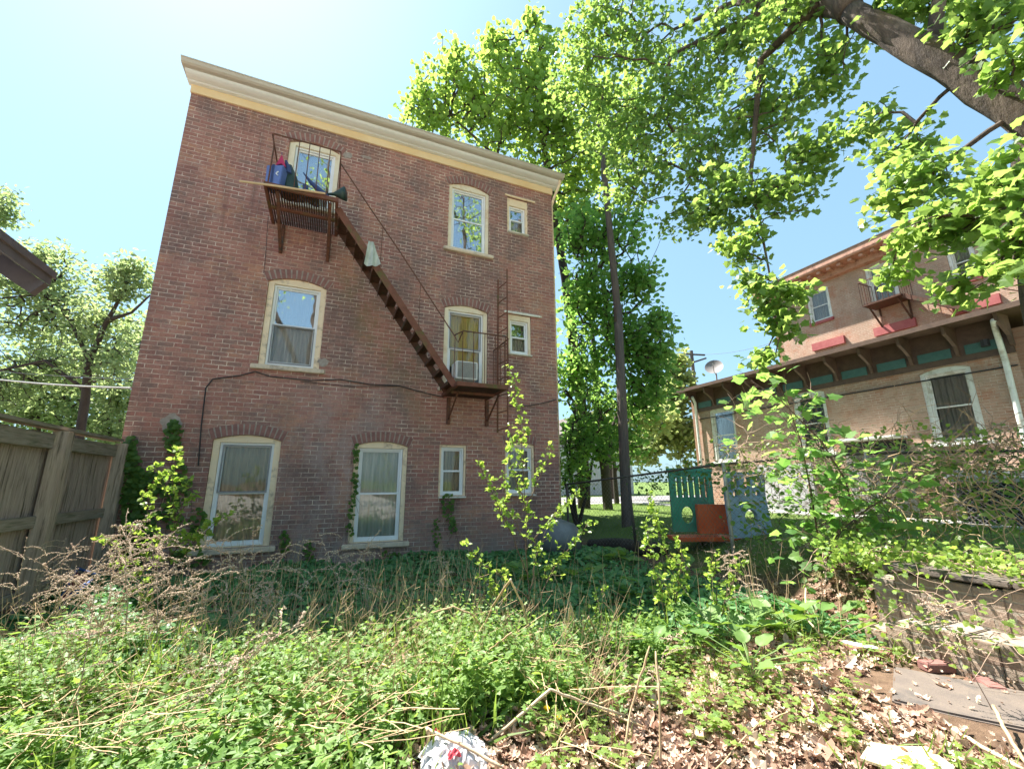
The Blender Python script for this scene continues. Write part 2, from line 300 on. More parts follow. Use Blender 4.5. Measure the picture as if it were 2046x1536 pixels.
class MB:
    """collects shapes; build() links them as one mesh object"""
    def __init__(s): s.V = []; s.F = []; s.n = 0
    def add(s, V, F):
        V = np.asarray(V, float); s.V.append(V); s.F += [tuple(int(i)+s.n for i in f) for f in F]; s.n += len(V); return s
    def box(s, x0, x1, y0, y1, z0, z1):
        x0, x1 = sorted((x0, x1)); y0, y1 = sorted((y0, y1)); z0, z1 = sorted((z0, z1))
        V = [(x, y, z) for x in (x0, x1) for y in (y0, y1) for z in (z0, z1)]
        return s.add(V, [(0, 1, 3, 2), (4, 6, 7, 5), (0, 4, 5, 1), (2, 3, 7, 6), (0, 2, 6, 4), (1, 5, 7, 3)])
    def bar(s, a, b, wx, wy, up=(0, 0, 1)):
        a = np.array(a, float); b = np.array(b, float); d = b-a; d /= np.linalg.norm(d)+1e-9; u = np.array(up, float)
        if abs(d@u) > .97: u = np.array([0, 1., 0])
        sd = np.cross(d, u); sd /= np.linalg.norm(sd); u = np.cross(sd, d)
        V = [p+sd*i*wx/2+u*j*wy/2 for p in (a, b) for i, j in ((-1, -1), (1, -1), (1, 1), (-1, 1))]
        return s.add(V, [(3, 2, 1, 0), (4, 5, 6, 7), (0, 1, 5, 4), (1, 2, 6, 5), (2, 3, 7, 6), (3, 0, 4, 7)])
    def tube(s, P, r, k=6, cap=True):
        P = [np.array(p, float) for p in P]; n = len(P); rr = r if hasattr(r, '__len__') else [r]*n; V = []; pu = None
        for i, p in enumerate(P):
            d = P[min(i+1, n-1)]-P[max(i-1, 0)]; d = d/(np.linalg.norm(d)+1e-9)
            u = np.array([0, 0, 1.]) if pu is None else pu
            if abs(d@u) > .98: u = np.array([1., 0, 0])
            sd = np.cross(d, u); sd /= np.linalg.norm(sd)+1e-9; u = np.cross(sd, d); pu = u
            for j in range(k):
                a = 2*math.pi*j/k; V.append(p+(sd*math.cos(a)+u*math.sin(a))*rr[i])
        F = [(i*k+j, i*k+(j+1) % k, (i+1)*k+(j+1) % k, (i+1)*k+j) for i in range(n-1) for j in range(k)]
        if cap: F += [tuple(range(k))[::-1], tuple(range((n-1)*k, n*k))]
        return s.add(V, F)
    def prism(s, poly, ax, a, b):
        """poly of 2-D points extruded along ax ('x': poly=(y,z), 'y': poly=(x,z), 'z': poly=(x,y))"""
        n = len(poly); V = []
        for t in (a, b):
            for p, q in poly: V.append({'x': (t, p, q), 'y': (p, t, q), 'z': (p, q, t)}[ax])
        F = [tuple(range(n))[::-1], tuple(range(n, 2*n))] + [(i, (i+1) % n, n+(i+1) % n, n+i) for i in range(n)]
        return s.add(V, F)
    def build(s, name, mat, parent=None, smooth=False, bevel=0):
        V = np.concatenate(s.V) if s.V else np.zeros((0, 3))
        me = meshfrom(V, s.F, name)
        bm = bmesh.new(); bm.from_mesh(me); bmesh.ops.recalc_face_normals(bm, faces=bm.faces)
        if bevel: bmesh.ops.bevel(bm, geom=[e for e in bm.edges if len(e.link_faces) == 2 and e.calc_face_angle(0) > .6], offset=bevel, segments=2, affect='EDGES', clamp_overlap=True)
        bm.to_mesh(me); bm.free()
        return mkobj(name, me, mat, parent, smooth)
def plate(name, outer, holes, a, b, ax, mat, parent=None):
    """flat plate with holes: outline in (x,z) at y=a..b (ax 'y') or (y,z) at x=a..b (ax 'x')"""
    cu = bpy.data.curves.new('c', 'CURVE'); cu.dimensions = '2D'; cu.fill_mode = 'BOTH'; cu.extrude = abs(b-a)/2
    for pts in [outer]+list(holes):
        sp = cu.splines.new('POLY'); sp.points.add(len(pts)-1); sp.use_cyclic_u = True
        for i, (p, q) in enumerate(pts): sp.points[i].co = (p, q, 0, 1)
    t = bpy.data.objects.new('t', cu); COL.objects.link(t)
    me = bpy.data.meshes.new_from_object(t.evaluated_get(bpy.context.evaluated_depsgraph_get()))
    bpy.data.objects.remove(t); bpy.data.curves.remove(cu)
    V = np.empty(len(me.vertices)*3, np.float32); me.vertices.foreach_get('co', V); V = V.reshape(-1, 3); mid = (a+b)/2
    W = np.stack([V[:, 0], mid-V[:, 2], V[:, 1]], 1) if ax == 'y' else np.stack([mid+V[:, 2], V[:, 0], V[:, 1]], 1)
    me.vertices.foreach_set('co', W.ravel()); me.update(); me.name = name
    return mkobj(name, me, mat, parent)
def arch(x0, x1, z0, z1, rise, n=9):
    """opening with a segmental arch head; z1 is the crown"""
    pts = [(x0, z0), (x1, z0)]
    if rise <= 0: return pts+[(x1, z1), (x0, z1)]
    w = (x1-x0)/2; Rr = (w*w+rise*rise)/(2*rise); cz = z1-Rr; a = math.asin(min(1, w/Rr))
    for i in range(n): t = a-2*a*i/(n-1); pts.append(((x0+x1)/2+Rr*math.sin(t), cz+Rr*math.cos(t)))
    return pts
def rect(x0, x1, z0, z1): return [(x0, z0), (x1, z0), (x1, z1), (x0, z1)]
def ell(cx, cz, rx, rz, n=20): return [(cx+rx*math.cos(2*math.pi*i/n), cz+rz*math.sin(2*math.pi*i/n)) for i in range(n)]

# leaf batches
def rotmats(nrm, tip):
    n = nrm/np.linalg.norm(nrm, axis=1, keepdims=True); t = tip-n*np.sum(tip*n, 1, keepdims=True); t /= np.linalg.norm(t, axis=1, keepdims=True)+1e-9
    return np.stack([np.cross(t, n), t, n], 2)
def batch(tm, pos, R, sc, rnd=None):
    V0, F0 = tm; V0 = np.asarray(V0, float); F0 = np.asarray(F0); N = len(pos); sc = np.broadcast_to(sc, (N,))
    V = np.einsum('nij,vj->nvi', R, V0)*sc[:, None, None]+pos[:, None, :]
    F = (F0[None]+(np.arange(N)*len(V0))[:, None, None]).reshape(-1, F0.shape[1])
    if rnd is None: rnd = rng.random(N)
    return V.reshape(-1, 3), F, np.repeat(rnd, len(V0))
def leafobj(name, parts, mat, parent=None, off=(0, 0, 0)):
    Vs, Fs, Rs, n = [], [], [], 0
    for V, F, r in parts: Vs.append(V); Fs.append(F+n); Rs.append(r); n += len(V)
    V = np.concatenate(Vs)-np.array(off); me = meshfrom(V, np.concatenate(Fs), name)
    at = me.attributes.new('rnd', 'FLOAT', 'POINT'); at.data.foreach_set('value', np.concatenate(Rs).astype(np.float32))
    return mkobj(name, me, mat, parent)
def fan(pts): # leaf outline -> fan of triangles round a centre on the midrib, folded a little
    pts = [(x, y) for x, y in pts]; V = [(0, .42, -.03)]+[(x, y, -.10*abs(x)*2-.10*max(0, y-.5)) for x, y in pts]; n = len(pts)
    return V, [(0, i+1, (i+1) % n+1) for i in range(n)]
MAPLE = fan([(0, 0), (.14, .06), (.42, .0), (.37, .25), (.58, .46), (.36, .54), (.24, .76), (0, 1.0), (-.24, .76), (-.36, .54), (-.58, .46), (-.37, .25), (-.42, .0), (-.14, .06)])
OVAL = ([(0, 0, 0), (.26, .35, .05), (.20, .72, .03), (0, 1, -.08), (-.20, .72, .03), (-.26, .35, .05)], [(0, 1, 2), (0, 2, 3), (0, 3, 4), (0, 4, 5)])
ROUND = fan([(0, 0), (.34, .0), (.52, .3), (.42, .68), (0, .95), (-.42, .68), (-.52, .3), (-.34, .0)])
RHOMB = ([(0, 0, 0), (.34, .45, .08), (0, 1, -.1), (-.34, .45, .08)], [(0, 1, 2), (0, 2, 3)])
WEED = fan([(0, 0), (.10, .12), (.34, .22), (.16, .38), (.42, .56), (.15, .66), (0, 1), (-.15, .66), (-.42, .56), (-.16, .38), (-.34, .22), (-.10, .12)])
def _dead():
    o = [(0, 0, .02), (.13, .12, .10), (.30, .18, .22), (.17, .34, .08), (.36, .50, .26), (.18, .62, .07), (.20, .82, .16), (0, 1, .22), (-.17, .84, .14), (-.19, .64, .03), (-.34, .52, .17), (-.18, .36, .04), (-.28, .2, .15), (-.1, .1, .05)]
    V = [(0, .35, -.02), (0, .68, .0)]+o; k = len(o); F = []
    for i in range(k):
        c = 0 if (i < 4 or i >= 10) else 1; F.append((c, 2+i, 2+(i+1) % k))
    F += [(0, 6, 1), (0, 1, 12)]
    return V, F
DEAD = _dead()
BLADE = ([(-.03, 0, 0), (.03, 0, 0), (.022, .5, .06), (-.022, .5, .06), (0, 1, .28)], [(0, 1, 2), (0, 2, 3), (3, 2, 4)])
def rv(n): v = rng.normal(size=(n, 3)); return v/np.linalg.norm(v, axis=1, keepdims=True)

def smooth(a, b, x): t = np.clip((x-a)/(b-a), 0, 1); return t*t*(3-2*t)
def gh(x, y):
    """terrain height"""
    x = np.asarray(x, float); y = np.asarray(y, float)
    edge = 4.85+np.clip(y-2.6, 0, 3)*.12+np.clip(y-5.6, 0, 3)*.05
    wid = .18+np.clip(y-2.6, 0, 2)*.9
    h = .46*smooth(edge-.0, edge+wid, x)*(1-smooth(14, 22, y)*.5)
    h = h+.05*np.sin(x*1.7+y*.9)*np.cos(y*1.3-x*.6)*(1-smooth(10, 14, np.hypot(x, y)))
    h = h+.06*np.exp(-((x+1.6)**2+(y-4.6)**2)/1.2)+.10*np.exp(-((x-.4)**2+(y-3.2)**2)/1.0)
    return h
def onground(x, y): return np.array([x, y, float(gh(x, y))])

# ------------------------------------------------------------------ terrain
def terrain():
    g = np.concatenate([np.linspace(-900, -40, 10), np.linspace(-30, -10, 8), np.arange(-9, 18.01, .16), np.linspace(19, 40, 14), np.linspace(60, 900, 10)])
    X, Y = np.meshgrid(g, g); Z = gh(X, Y)+.012*np.sin(X*9+Y*4)*np.sin(Y*11-X*3)
    n = len(g); V = np.stack([X, Y, Z], 2).reshape(-1, 3); i = np.arange(n*n).reshape(n, n)
    F = np.stack([i[:-1, :-1], i[:-1, 1:], i[1:, 1:], i[1:, :-1]], 2).reshape(-1, 4)
    o = mkobj('ground', meshfrom(V, F), M['soil'], None, True); tag(o, kind='structure')
terrain()
def strip(name, mat, x0, x1, y0, y1, z, nx=2):
    b = MB(); b.box(x0, x1, y0, y1, z-.3, z); o = b.build(name, M[mat]); tag(o, kind='structure'); return o
strip('road', 'road', -60, 90, 21, 28, .30)
strip('sidewalk', 'path', -60, 90, 18.6, 20.0, .33)
strip('bounce_ground', 'bounce_fill', -40, 40, -40, -1.6, .04)  # added unseen ground behind the viewer, bounces sunlight onto the facade
strip('path', 'path', 12.5, 13.6, 4.2, 16, .49)

# ------------------------------------------------------------------ windows
def curtain_mesh(x0, x1, z0, z1, y, n=40, amp=.025, ax='y'):
    b = MB(); V = []; 
    for i in range(n+1):
        t = i/n; u = x0+(x1-x0)*t; d = amp*math.sin(t*n*.9+random.random()*.7)
        for z in (z0, z1): V.append((u, y+d, z) if ax == 'y' else (y+d, u, z))
    b.add(V, [(2*i, 2*i+2, 2*i+3, 2*i+1) for i in range(n)]); return b
SUBS = {}
def window(par, x0, x1, z0, z1, rise, y=8.5, ax='y', dirn=1, casing='creampeel', frame='white', sill='sill', cw=.085, glass=('glass', 'glass'), cur='curtain', archb=True, mid=.5, sillw=.10, header=None, screen=None, curfrac=1., sillh=.085, wm='archbrick', dp=1.):
    """one double-hung window in a wall whose outer face is at y (or x when ax=='x'); dirn = +1 when the room lies towards +axis"""
    Y = lambda d: y+dirn*d
    def bx(b, a, c, d0, d1, e, f):
        if ax == 'y': b.box(a, c, Y(d0), Y(d1), e, f)
        else: b.box(Y(d0), Y(d1), a, c, e, f)
    spring = z1-rise; hd = header if header is not None else .06
    ix0, ix1, iz1 = x0+cw, x1-cw, spring-hd+rise*.25; iz0 = z0+.02
    g = .003
    w = plate('window', arch(x0+g, x1-g, z0+g, z1-g, rise), [rect(ix0, ix1, iz0, iz1)], Y(.035), Y(.13), ax, M[casing], par)
    # vinyl frame
    fw = .038
    plate('frame', rect(ix0+g, ix1-g, iz0+g, iz1-g), [rect(ix0+fw, ix1-fw, iz0+fw, iz1-fw)], Y(.075), Y(.16), ax, M[frame], w)
    fx0, fx1, fz0, fz1 = ix0+fw, ix1-fw, iz0+fw, iz1-fw; mz = fz0+(fz1-fz0)*mid; sw = .032
    plate('sash', rect(fx0, fx1, mz-.02, fz1), [rect(fx0+sw, fx1-sw, mz+.018, fz1-sw)], Y(.118), Y(.148), ax, M[frame], w)
    plate('sash', rect(fx0, fx1, fz0, mz+.02), [rect(fx0+sw, fx1-sw, fz0+sw+.01, mz-.016)], Y(.086), Y(.115), ax, M[frame], w)
    for (a, c, e, f, d, gm) in ((fx0+sw, fx1-sw, mz+.018, fz1-sw, .133, glass[0]), (fx0+sw, fx1-sw, fz0+sw+.01, mz-.016, .10, glass[1])):
        b = MB(); bx(b, a, c, d, d+.003, e, f); b.build('pane', M[gm], w)
    if screen is not None:
        s0, s1 = (mz, fz1) if screen == 'top' else (fz0, mz)
        plate('screen_frame', rect(fx0+.004, fx1-.004, s0+.004, s1-.004), [rect(fx0+.026, fx1-.026, s0+.03, s1-.024)], Y(.062), Y(.074), ax, M['screen'], w)
    if cur:
        zc = fz1-(fz1-fz0)*curfrac
        b = curtain_mesh(fx0-.03, fx1+.03, zc, fz1+.02, Y(.20), ax=ax, n=44); b.build('curtain', M[cur], w)
    b = MB(); bx(b, x0-.1, x1+.1, .62, .64, z0-.1, z1+.1); b.build('room', M['room'], w)
    if sill:
        b = MB(); bx(b, x0-sillw, x1+sillw, -.075, .034, z0-sillh, z0-.002); b.build('sill', M[sill], w, bevel=.012)
    if archb:
        b = MB(); n = max(8, int((x1-x0)/.072)); hw = (x1-x0)/2
        rr = rise if rise > .01 else .02; Rr = (hw*hw+rr*rr)/(2*rr); cz = z1-Rr; A = math.asin(hw/Rr)*1.06
        for i in range(n):
            t = -A+2*A*(i+.5)/n; hw_ = A/n*.76*Rr; c, s_ = math.cos(t), math.sin(t); cxm = (x0+x1)/2
            q = []
            for (rad, tw) in ((Rr+.006, -1), (Rr+.006, 1), (Rr+.185, 1), (Rr+.185, -1)):
                px = cxm+rad*s_+tw*hw_*c; pz = cz+rad*c-tw*hw_*s_; q.append((px, pz))
            b.prism(q, ax if ax == 'x' else 'y', Y(-.010-.003*random.random()), Y(.01))
        ba = b.build('brick_arch', M[wm], w); b = MB()
        for i in range(14):
            t0, t1 = -A+2*A*i/14, -A+2*A*(i+1)/14
            b.prism([(cxm+(Rr+.004)*math.sin(t0), cz+(Rr+.004)*math.cos(t0)), (cxm+(Rr+.004)*math.sin(t1), cz+(Rr+.004)*math.cos(t1)), (cxm+(Rr+.187)*math.sin(t1), cz+(Rr+.187)*math.cos(t1)), (cxm+(Rr+.187)*math.sin(t0), cz+(Rr+.187)*math.cos(t0))], 'y', Y(-.004), Y(.008))
        b.build('arch_mortar', M['mortar'], w)
    return w

# ------------------------------------------------------------------ the brick house
HX0, HX1, HY, HZ = -3.03, 4.735, 8.5, 8.72
house = thing('brick_house', 'three storey dark red brick house with cream cornice and rusty fire escape on its wall', 'house', (0, 0, 0))
WIN = dict(
 g1=(-1.83, -.82, .38, 2.21, .09), g2=(.41, 1.385, .34, 2.17, .09), g3=(2.01, 2.575, 1.13, 2.15, 0), g4=(3.43, 4.13, 1.15, 2.24, .05),
 f1=(-1.34, -.34, 3.47, 5.21, .11), f2=(2.02, 3.01, 3.33, 5.22, .10), f3=(3.51, 4.09, 4.24, 5.20, 0),
 t1=(-1.30, -.32, 6.82, 8.31, .11), t2=(2.035, 3.02, 6.56, 8.31, .11), t3=(3.49, 4.05, 7.32, 8.28, 0))
plate('wall', rect(HX0, HX1, -.3, HZ), [arch(*v) for v in WIN.values()], HY, HY+.30, 'y', M['brick'], house)
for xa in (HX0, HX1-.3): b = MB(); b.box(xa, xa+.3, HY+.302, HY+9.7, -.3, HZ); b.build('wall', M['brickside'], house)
b = MB(); b.box(HX0, HX1, HY+9.702, HY+10, -.3, HZ); b.build('wall', M['brick'], house)
b = MB(); b.add([(HX0-.02, HY-.3, HZ+.29), (HX1+.02, HY-.3, HZ+.29), (HX1+.02, HY+10.1, HZ+.8), (HX0-.02, HY+10.1, HZ+.8), (HX0-.02, HY-.3, HZ+.24), (HX1+.02, HY-.3, HZ+.24), (HX1+.02, HY+10.1, HZ+.02), (HX0-.02, HY+10.1, HZ+.02)],
   [(0, 1, 2, 3), (7, 6, 5, 4), (0, 4, 5, 1), (1, 5, 6, 2), (2, 6, 7, 3), (3, 7, 4, 0)]); b.build('roof', M['shingle'], house)
# floors
for za in (2.65, 5.7): b = MB(); b.box(HX0+.31, HX1-.31, HY+.7, HY+9.6, za, za+.15); b.build('floor', M['room'], house)
# cornice: frieze board, cove moulding, box gutter
b = MB(); b.prism([(HY-.035, HZ-.055), (HY+.02, HZ-.055), (HY+.02, HZ+.115), (HY-.035, HZ+.115)], 'x', HX0-.01, HX1+.01); b.build('frieze', M['frieze'], house)
cz0 = HZ+.117
cor = [(HY+.02, cz0), (HY-.10, cz0), (HY-.12, cz0+.012)]
for i in range(7): t = i/6*math.pi/2; cor.append((HY-.12-.17*math.sin(t), cz0+.020+.062*(1-math.cos(t))))
cor += [(HY-.29, cz0+.095), (HY+.02, cz0+.095)]
b = MB(); b.prism(cor, 'x', HX0-.06, HX1+.10); b.build('cornice', M['cornice2'], house)
gut = [(HY-.28, cz0+.097), (HY-.37, cz0+.097), (HY-.41, cz0+.12), (HY-.435, cz0+.165), (HY-.45, cz0+.17), (HY-.45, cz0+.19), (HY+.02, cz0+.19), (HY+.02, cz0+.097)]
b = MB(); b.prism(gut, 'x', HX0-.10, HX1+.16); b.build('gutter', M['cornice'], house)
b = MB(); b.tube([(HX1+.10, HY-.28, HZ+.30), (HX1+.10, HY-.27, HZ+.12), (HX1+.045, HY-.05, HZ-.15), (HX1+.045, HY+.10, HZ-.3), (HX1+.045, HY+.10, 0)], .038, 8); b.build('downspout', M['creampeel'], house, True)
kw = dict(y=HY)
wg1 = window(house, *WIN['g1'], glass=('glass', 'glass'), cur='curtain', screen='top', cw=.10, **kw)
wg2 = window(house, *WIN['g2'], glass=('glass', 'glass'), cur='curtainwhite', **kw)
window(house, *WIN['g3'], glass=('glass', 'glass'), cur='curtain', cw=.045, sill='whitewood', sillw=0.0, sillh=.03, header=.05, archb=False, **kw)
window(house, *WIN['g4'], glass=('glass', 'glass'), cur='curtaingrey', cw=.05, sill='whitewood', sillw=0.0, sillh=.03, **kw)
window(house, *WIN['f1'], glass=('glassref', 'glass'), cur='curtaingrey', screen='bottom', casing='creampeel', cw=.10, **kw)
wf2 = window(house, *WIN['f2'], glass=('glass', 'glass'), cur='yellow', curfrac=.72, screen='top', cw=.095, casing='cream', **kw)
window(house, *WIN['f3'], glass=('glassref', 'glass'), cur='curtaingrey', cw=.06, header=.13, sill='whitewood', sillw=0.0, sillh=.03, archb=False, casing='cream', **kw)
window(house, *WIN['t1'], glass=('glassref', 'glass'), cur='curtaingrey', cw=.11, casing='cream', mid=.20, **kw)
window(house, *WIN['t2'], glass=('glassref', 'glassref'), cur='curtaingrey', cw=.08, casing='cream', **kw)
window(house, *WIN['t3'], glass=('glassref', 'glass'), cur='curtaingrey', cw=.06, header=.20, sill='whitewood', sillw=0.0, sillh=.03, archb=False, casing='creampeel', **kw)
b = MB(); b.box(3.40, 4.36, HY-.05, HY-.004, 5.205, 5.25); b.build('window_hood', M['whitewood'], house, bevel=.006)
b = MB(); b.box(3.42, 4.24, HY-.04, HY-.004, 8.285, 8.325); b.build('window_hood', M['creampeel'], house, bevel=.006)
# patch of mortar and a smear of cement left on the wall
def blob2(cx, cz, rx, rz, n=16, j=.25): return [(cx+rx*math.cos(2*math.pi*i/n)*(1+random.uniform(-j, j)), cz+rz*math.sin(2*math.pi*i/n)*(1+random.uniform(-j, j))) for i in range(n)]
for cx, cz, rx, rz in ((-2.42, 2.36, .14, .15), (-.20, 8.22, .10, .07), (.18, 8.30, .11, .04), (-.27, 3.62, .09, .08)):
    b = MB(); b.prism(blob2(cx, cz, rx, rz), 'y', HY-.006, HY+.003); b.build('mortar_patch', M['mortar'], house)
# cables on the wall
def wallcable(pts, r=.011, sag=0, mat='black', off=.02, name='cable'):
    P = [PY(x, y, HY-off) for x, y in pts]; Q = []
    for i in range(len(P)-1):
        for k in range(5): Q.append(P[i]+(P[i+1]-P[i])*k/5)
    Q.append(P[-1]); b = MB(); b.tube(Q, r, 5); return b.build(name, M[mat], house)
wallcable([(396, 930), (402, 850), (411, 775), (425, 757), (480, 750), (510, 742), (540, 752), (620, 760), (680, 758), (740, 768), (795, 770), (850, 785), (886, 793)])
wallcable([(1012, 812), (1060, 810), (1095, 803), (1112, 798)], .009)
wallcable([(600, 762), (700, 772), (760, 772), (795, 771)], .006)
wallcable([(536, 430), (530, 520), (527, 545)], .004)

# AC unit in second floor right window
ac = thing('air_conditioner', 'small pale window air conditioner above the lower fire escape landing', 'air conditioner', (2.5, 8.3, 3.62))
b = MB(); b.box(2.23, 2.70, 8.22, 8.585, 3.48, 3.86)
b.build('casing', M['ac'], ac, bevel=.012)
b = MB()
for i in range(14): z = 3.515+i*.0235; b.box(2.265, 2.665, 8.208, 8.219, z, z+.014)
b.build('grille', M['acgrille'], ac)

# ------------------------------------------------------------------ fire escape
fe = thing('fire_escape', 'rusty iron fire escape with two landings joined by a steep stair on the brick house', 'fire escape', (0, 8.5, 3.1))
def landing(x0, x1, z, yf=7.33, nb=26, xb=None):
    xb = x0 if xb is None else xb
    o = MB(); o.box(x0-.02, x1+.02, yf-.02, yf+.03, z-.03, z+.05); o.box(x0-.02, x0+.03, yf+.032, HY, z-.03, z+.05); o.box(x1-.03, x1+.02, yf+.032, HY, z-.03, z+.05)
    o.box(x0+.032, x1-.032, (yf+HY)/2-.03, (yf+HY)/2+.03, z-.06, z-.012)
    l = o.build('landing', M['rustmoss'], fe, bevel=.004)
    g = MB()
    for i in range(nb): x = x0+.045+(x1-x0-.09)*(i+.5)/nb; g.box(x-.010, x+.010, yf+.032, HY-.01, z-.010, z+.018)
    g.build('grating', M['rustdark'], l)
    return l
L1 = landing(-1.40, -.27, 6.30); L2 = landing(2.03, 2.99, 3.15)
for x, z0, z1 in ((-1.21, 5.70, 6.27), (-.38, 5.70, 6.27)):
    b = MB(); b.bar((x, HY-.02, z0), (x, 7.40, z1-.005), .05, .05); b.bar((x, HY-.025, z0-.02), (x, HY-.025, z1), .06, .04); b.build('bracket', M['rust'], fe)
for x in (2.16, 3.0):
    b = MB(); b.bar((x, HY-.03, 2.56), (x, HY-.03, 3.11), .07, .05); b.bar((x, HY-.05, 2.66), (x, 7.75, 3.11), .025, .03); b.build('bracket', M['rust'], fe)
def railing(pts, zb, h, nbal, name='railing', drop=0.):
    b = MB(); b.tube([(x, y, zb+h) for x, y in pts], .013, 6)
    for i in range(len(pts)-1):
        p, q = np.array(pts[i]), np.array(pts[i+1]); L = np.linalg.norm(q-p); n = max(1, int(round(L/.19)))
        for k in range(n+1):
            if i > 0 and k == 0: continue
            c = p+(q-p)*k/n; jx = random.uniform(-.01, .01)
            b.tube([(c[0], c[1], zb+.05), (c[0]+jx, c[1], zb+h)], .008, 5)
    return b.build(name, M['rust'], fe)
railing([(-.97, 7.33), (-.29, 7.33)], 6.30, 1.02, 4)
b = MB(); b.tube([(-1.40, 8.3, 7.34), (-1.40, 7.36, 7.33), (-1.38, 7.33, 7.32), (-.97, 7.33, 7.32)], .013, 6); b.tube([(-1.38, 7.33, 7.32), (-1.35, 7.35, 7.05), (-1.36, 7.33, 6.34)], .013, 6)
b.tube([(-.29, 7.33, 7.32), (-.29, 8.4, 7.33)], .011, 5); b.build('railing', M['rust'], fe)
railing([(2.03, 7.62), (2.12, 7.35), (2.97, 7.33), (3.08, 7.45), (3.08, 8.3)], 3.15, 1.04, 6)
# stair
s0, s1 = np.array([-.26, 0, 6.28]), np.array([2.02, 0, 3.16]); 
for yy, mt, nm in ((7.52, 'rustmoss', 'stringer'), (8.12, 'rustdark', 'stringer')):
    b = MB(); b.bar(s0+[0, yy, 0], s1+[0, yy, 0], .02, .125, (0, 0, 1)); b.build(nm, M[mt], fe, bevel=.003)
nst = 14
for i in range(nst):
    b = MB(); p = s0+(s1-s0)*(i+.7)/nst
    b.box(p[0]-.09, p[0]+.09, 7.533, 8.108, p[2]-.012, p[2]+.012)
    b.box(p[0]-.09, p[0]-.075, 7.533, 8.108, p[2]-.055, p[2]-.0125)
    b.build('tread', M['rustdark'], fe)
b = MB(); b.tube([(-.29, 7.50, 7.22), (.30, 7.5, 6.42), (.88, 7.5, 5.66), (1.99, 7.5, 4.12), (2.06, 7.5, 4.0), (2.12, 7.38, 4.19)], .012, 6)
for x in (.55, 1.3): b.tube([(x, 7.51, 6.28-(x+.26)*1.368), (x, 7.5, 6.1-(x-.55)*1.37)], .007, 5)
b.build('handrail', M['rust'], fe)
ld = MB(); ld.tube([(3.22, 8.40, 5.95), (3.22, 8.40, 2.42)], .019, 6); ld.tube([(3.27, 7.98, 6.02), (3.28, 7.98, 2.46)], .015, 6)
for k in range(10):
    z = 5.72-k*.36; ld.tube([(3.22, 8.40, z), (3.275, 7.98, z)], .011, 5)
ld.build('drop_ladder', M['rustmoss'], fe)

# things on the upper landing
bx_ = thing('storage_box', 'blue carton with a white mark standing at the left end of the top landing', 'box', (-1.30, 7.5, 6.35))
b = MB(); b.add([(-1.42, 7.42, 6.35), (-1.20, 7.36, 6.35), (-1.12, 7.58, 6.35), (-1.36, 7.64, 6.35), (-1.43, 7.42, 6.74), (-1.17, 7.36, 6.78), (-1.08, 7.58, 6.74), (-1.36, 7.64, 6.74)], [(3, 2, 1, 0), (4, 5, 6, 7), (0, 1, 5, 4), (1, 2, 6, 5), (2, 3, 7, 6), (3, 0, 4, 7)])
b.build('carton', M['boxblue'], bx_, bevel=.01)
b = MB(); b.add([(-1.345, 7.395, 6.36), (-1.305, 7.384, 6.36), (-1.305, 7.384, 6.77), (-1.345, 7.395, 6.76)], [(0, 1, 2, 3)]); b.build('stripe', M['navy'], bx_)
b = MB(); b.bar((-1.27, 7.372, 6.585), (-1.235, 7.362, 6.625), .014, .012, (0, 1, 0)); b.bar((-1.27, 7.372, 6.585), (-1.235, 7.362, 6.55), .014, .012, (0, 1, 0)); b.build('mark', M['white'], bx_)
b = MB(); b.tube([(-1.07, 7.62, 6.35), (-1.06, 7.62, 6.5), (-1.08, 7.60, 6.75), (-1.12, 7.58, 6.95)], [.13, .15, .11, .05], 9); o = b.build('sack', M['greenbag'], None, True); tag(o, 'dark green sack leaning against the window beside the blue carton', 'bag')
um = thing('umbrella', 'folded crimson and navy umbrella hanging above the blue carton on the top landing', 'umbrella', (-1.2, 7.5, 6.8))
V = []; F = []
for i in range(8):
    a = 2*math.pi*i/8; r = .115 if i % 2 else .06; V.append((-1.22+r*math.cos(a), 7.5+r*math.sin(a), 6.78+(.0 if i % 2 else .07)))
V.append((-1.24, 7.5, 7.08)); b = MB(); b.add(V, [(i, (i+1) % 8, 8) for i in range(8)]); b.build('canopy', M['pink'], um)
b = MB(); b.tube([(-1.24, 7.5, 7.07), (-1.245, 7.5, 7.12)], .006, 5); b.build('tip', M['navy'], um); b = MB(); b.tube([(-1.17, 7.53, 7.0), (-1.12, 7.52, 6.85), (-1.10, 7.5, 6.72)], [.02, .05, .06], 6); b.build('cover', M['navy'], um)
b = MB(); b.tube([PY(478, 362, 7.22), PY(560, 373, 7.27), PY(650, 387, 7.28)], .019, 7); o = b.build('wooden_pole', M['palewood']); tag(o, 'pale wooden pole lying across the front edge of the top landing', 'pole')
b = MB(); P0 = PY(655, 388, 7.4); P1 = PY(690, 388, 7.3)
b.tube([P0, P0+(P1-P0)*.35, P0+(P1-P0)*.8, P1], [.02, .03, .10, .13], 10); o = b.build('dustpan', M['greenbag'], None, True); tag(o, 'black funnel shaped scoop sticking out at the right end of the top landing', 'scoop')
b = MB(); b.tube([PY(606, 345, 7.5), PY(622, 366, 7.5), PY(640, 382, 7.45), PY(655, 392, 7.4)], [.008, .035, .05, .03], 6); b.tube([PY(610, 372, 7.45), PY(612, 385, 7.4)], .05, 6)
o = b.build('broom', M['navy'], None, True); tag(o, 'dark broom leaning on the railing of the top landing', 'broom')
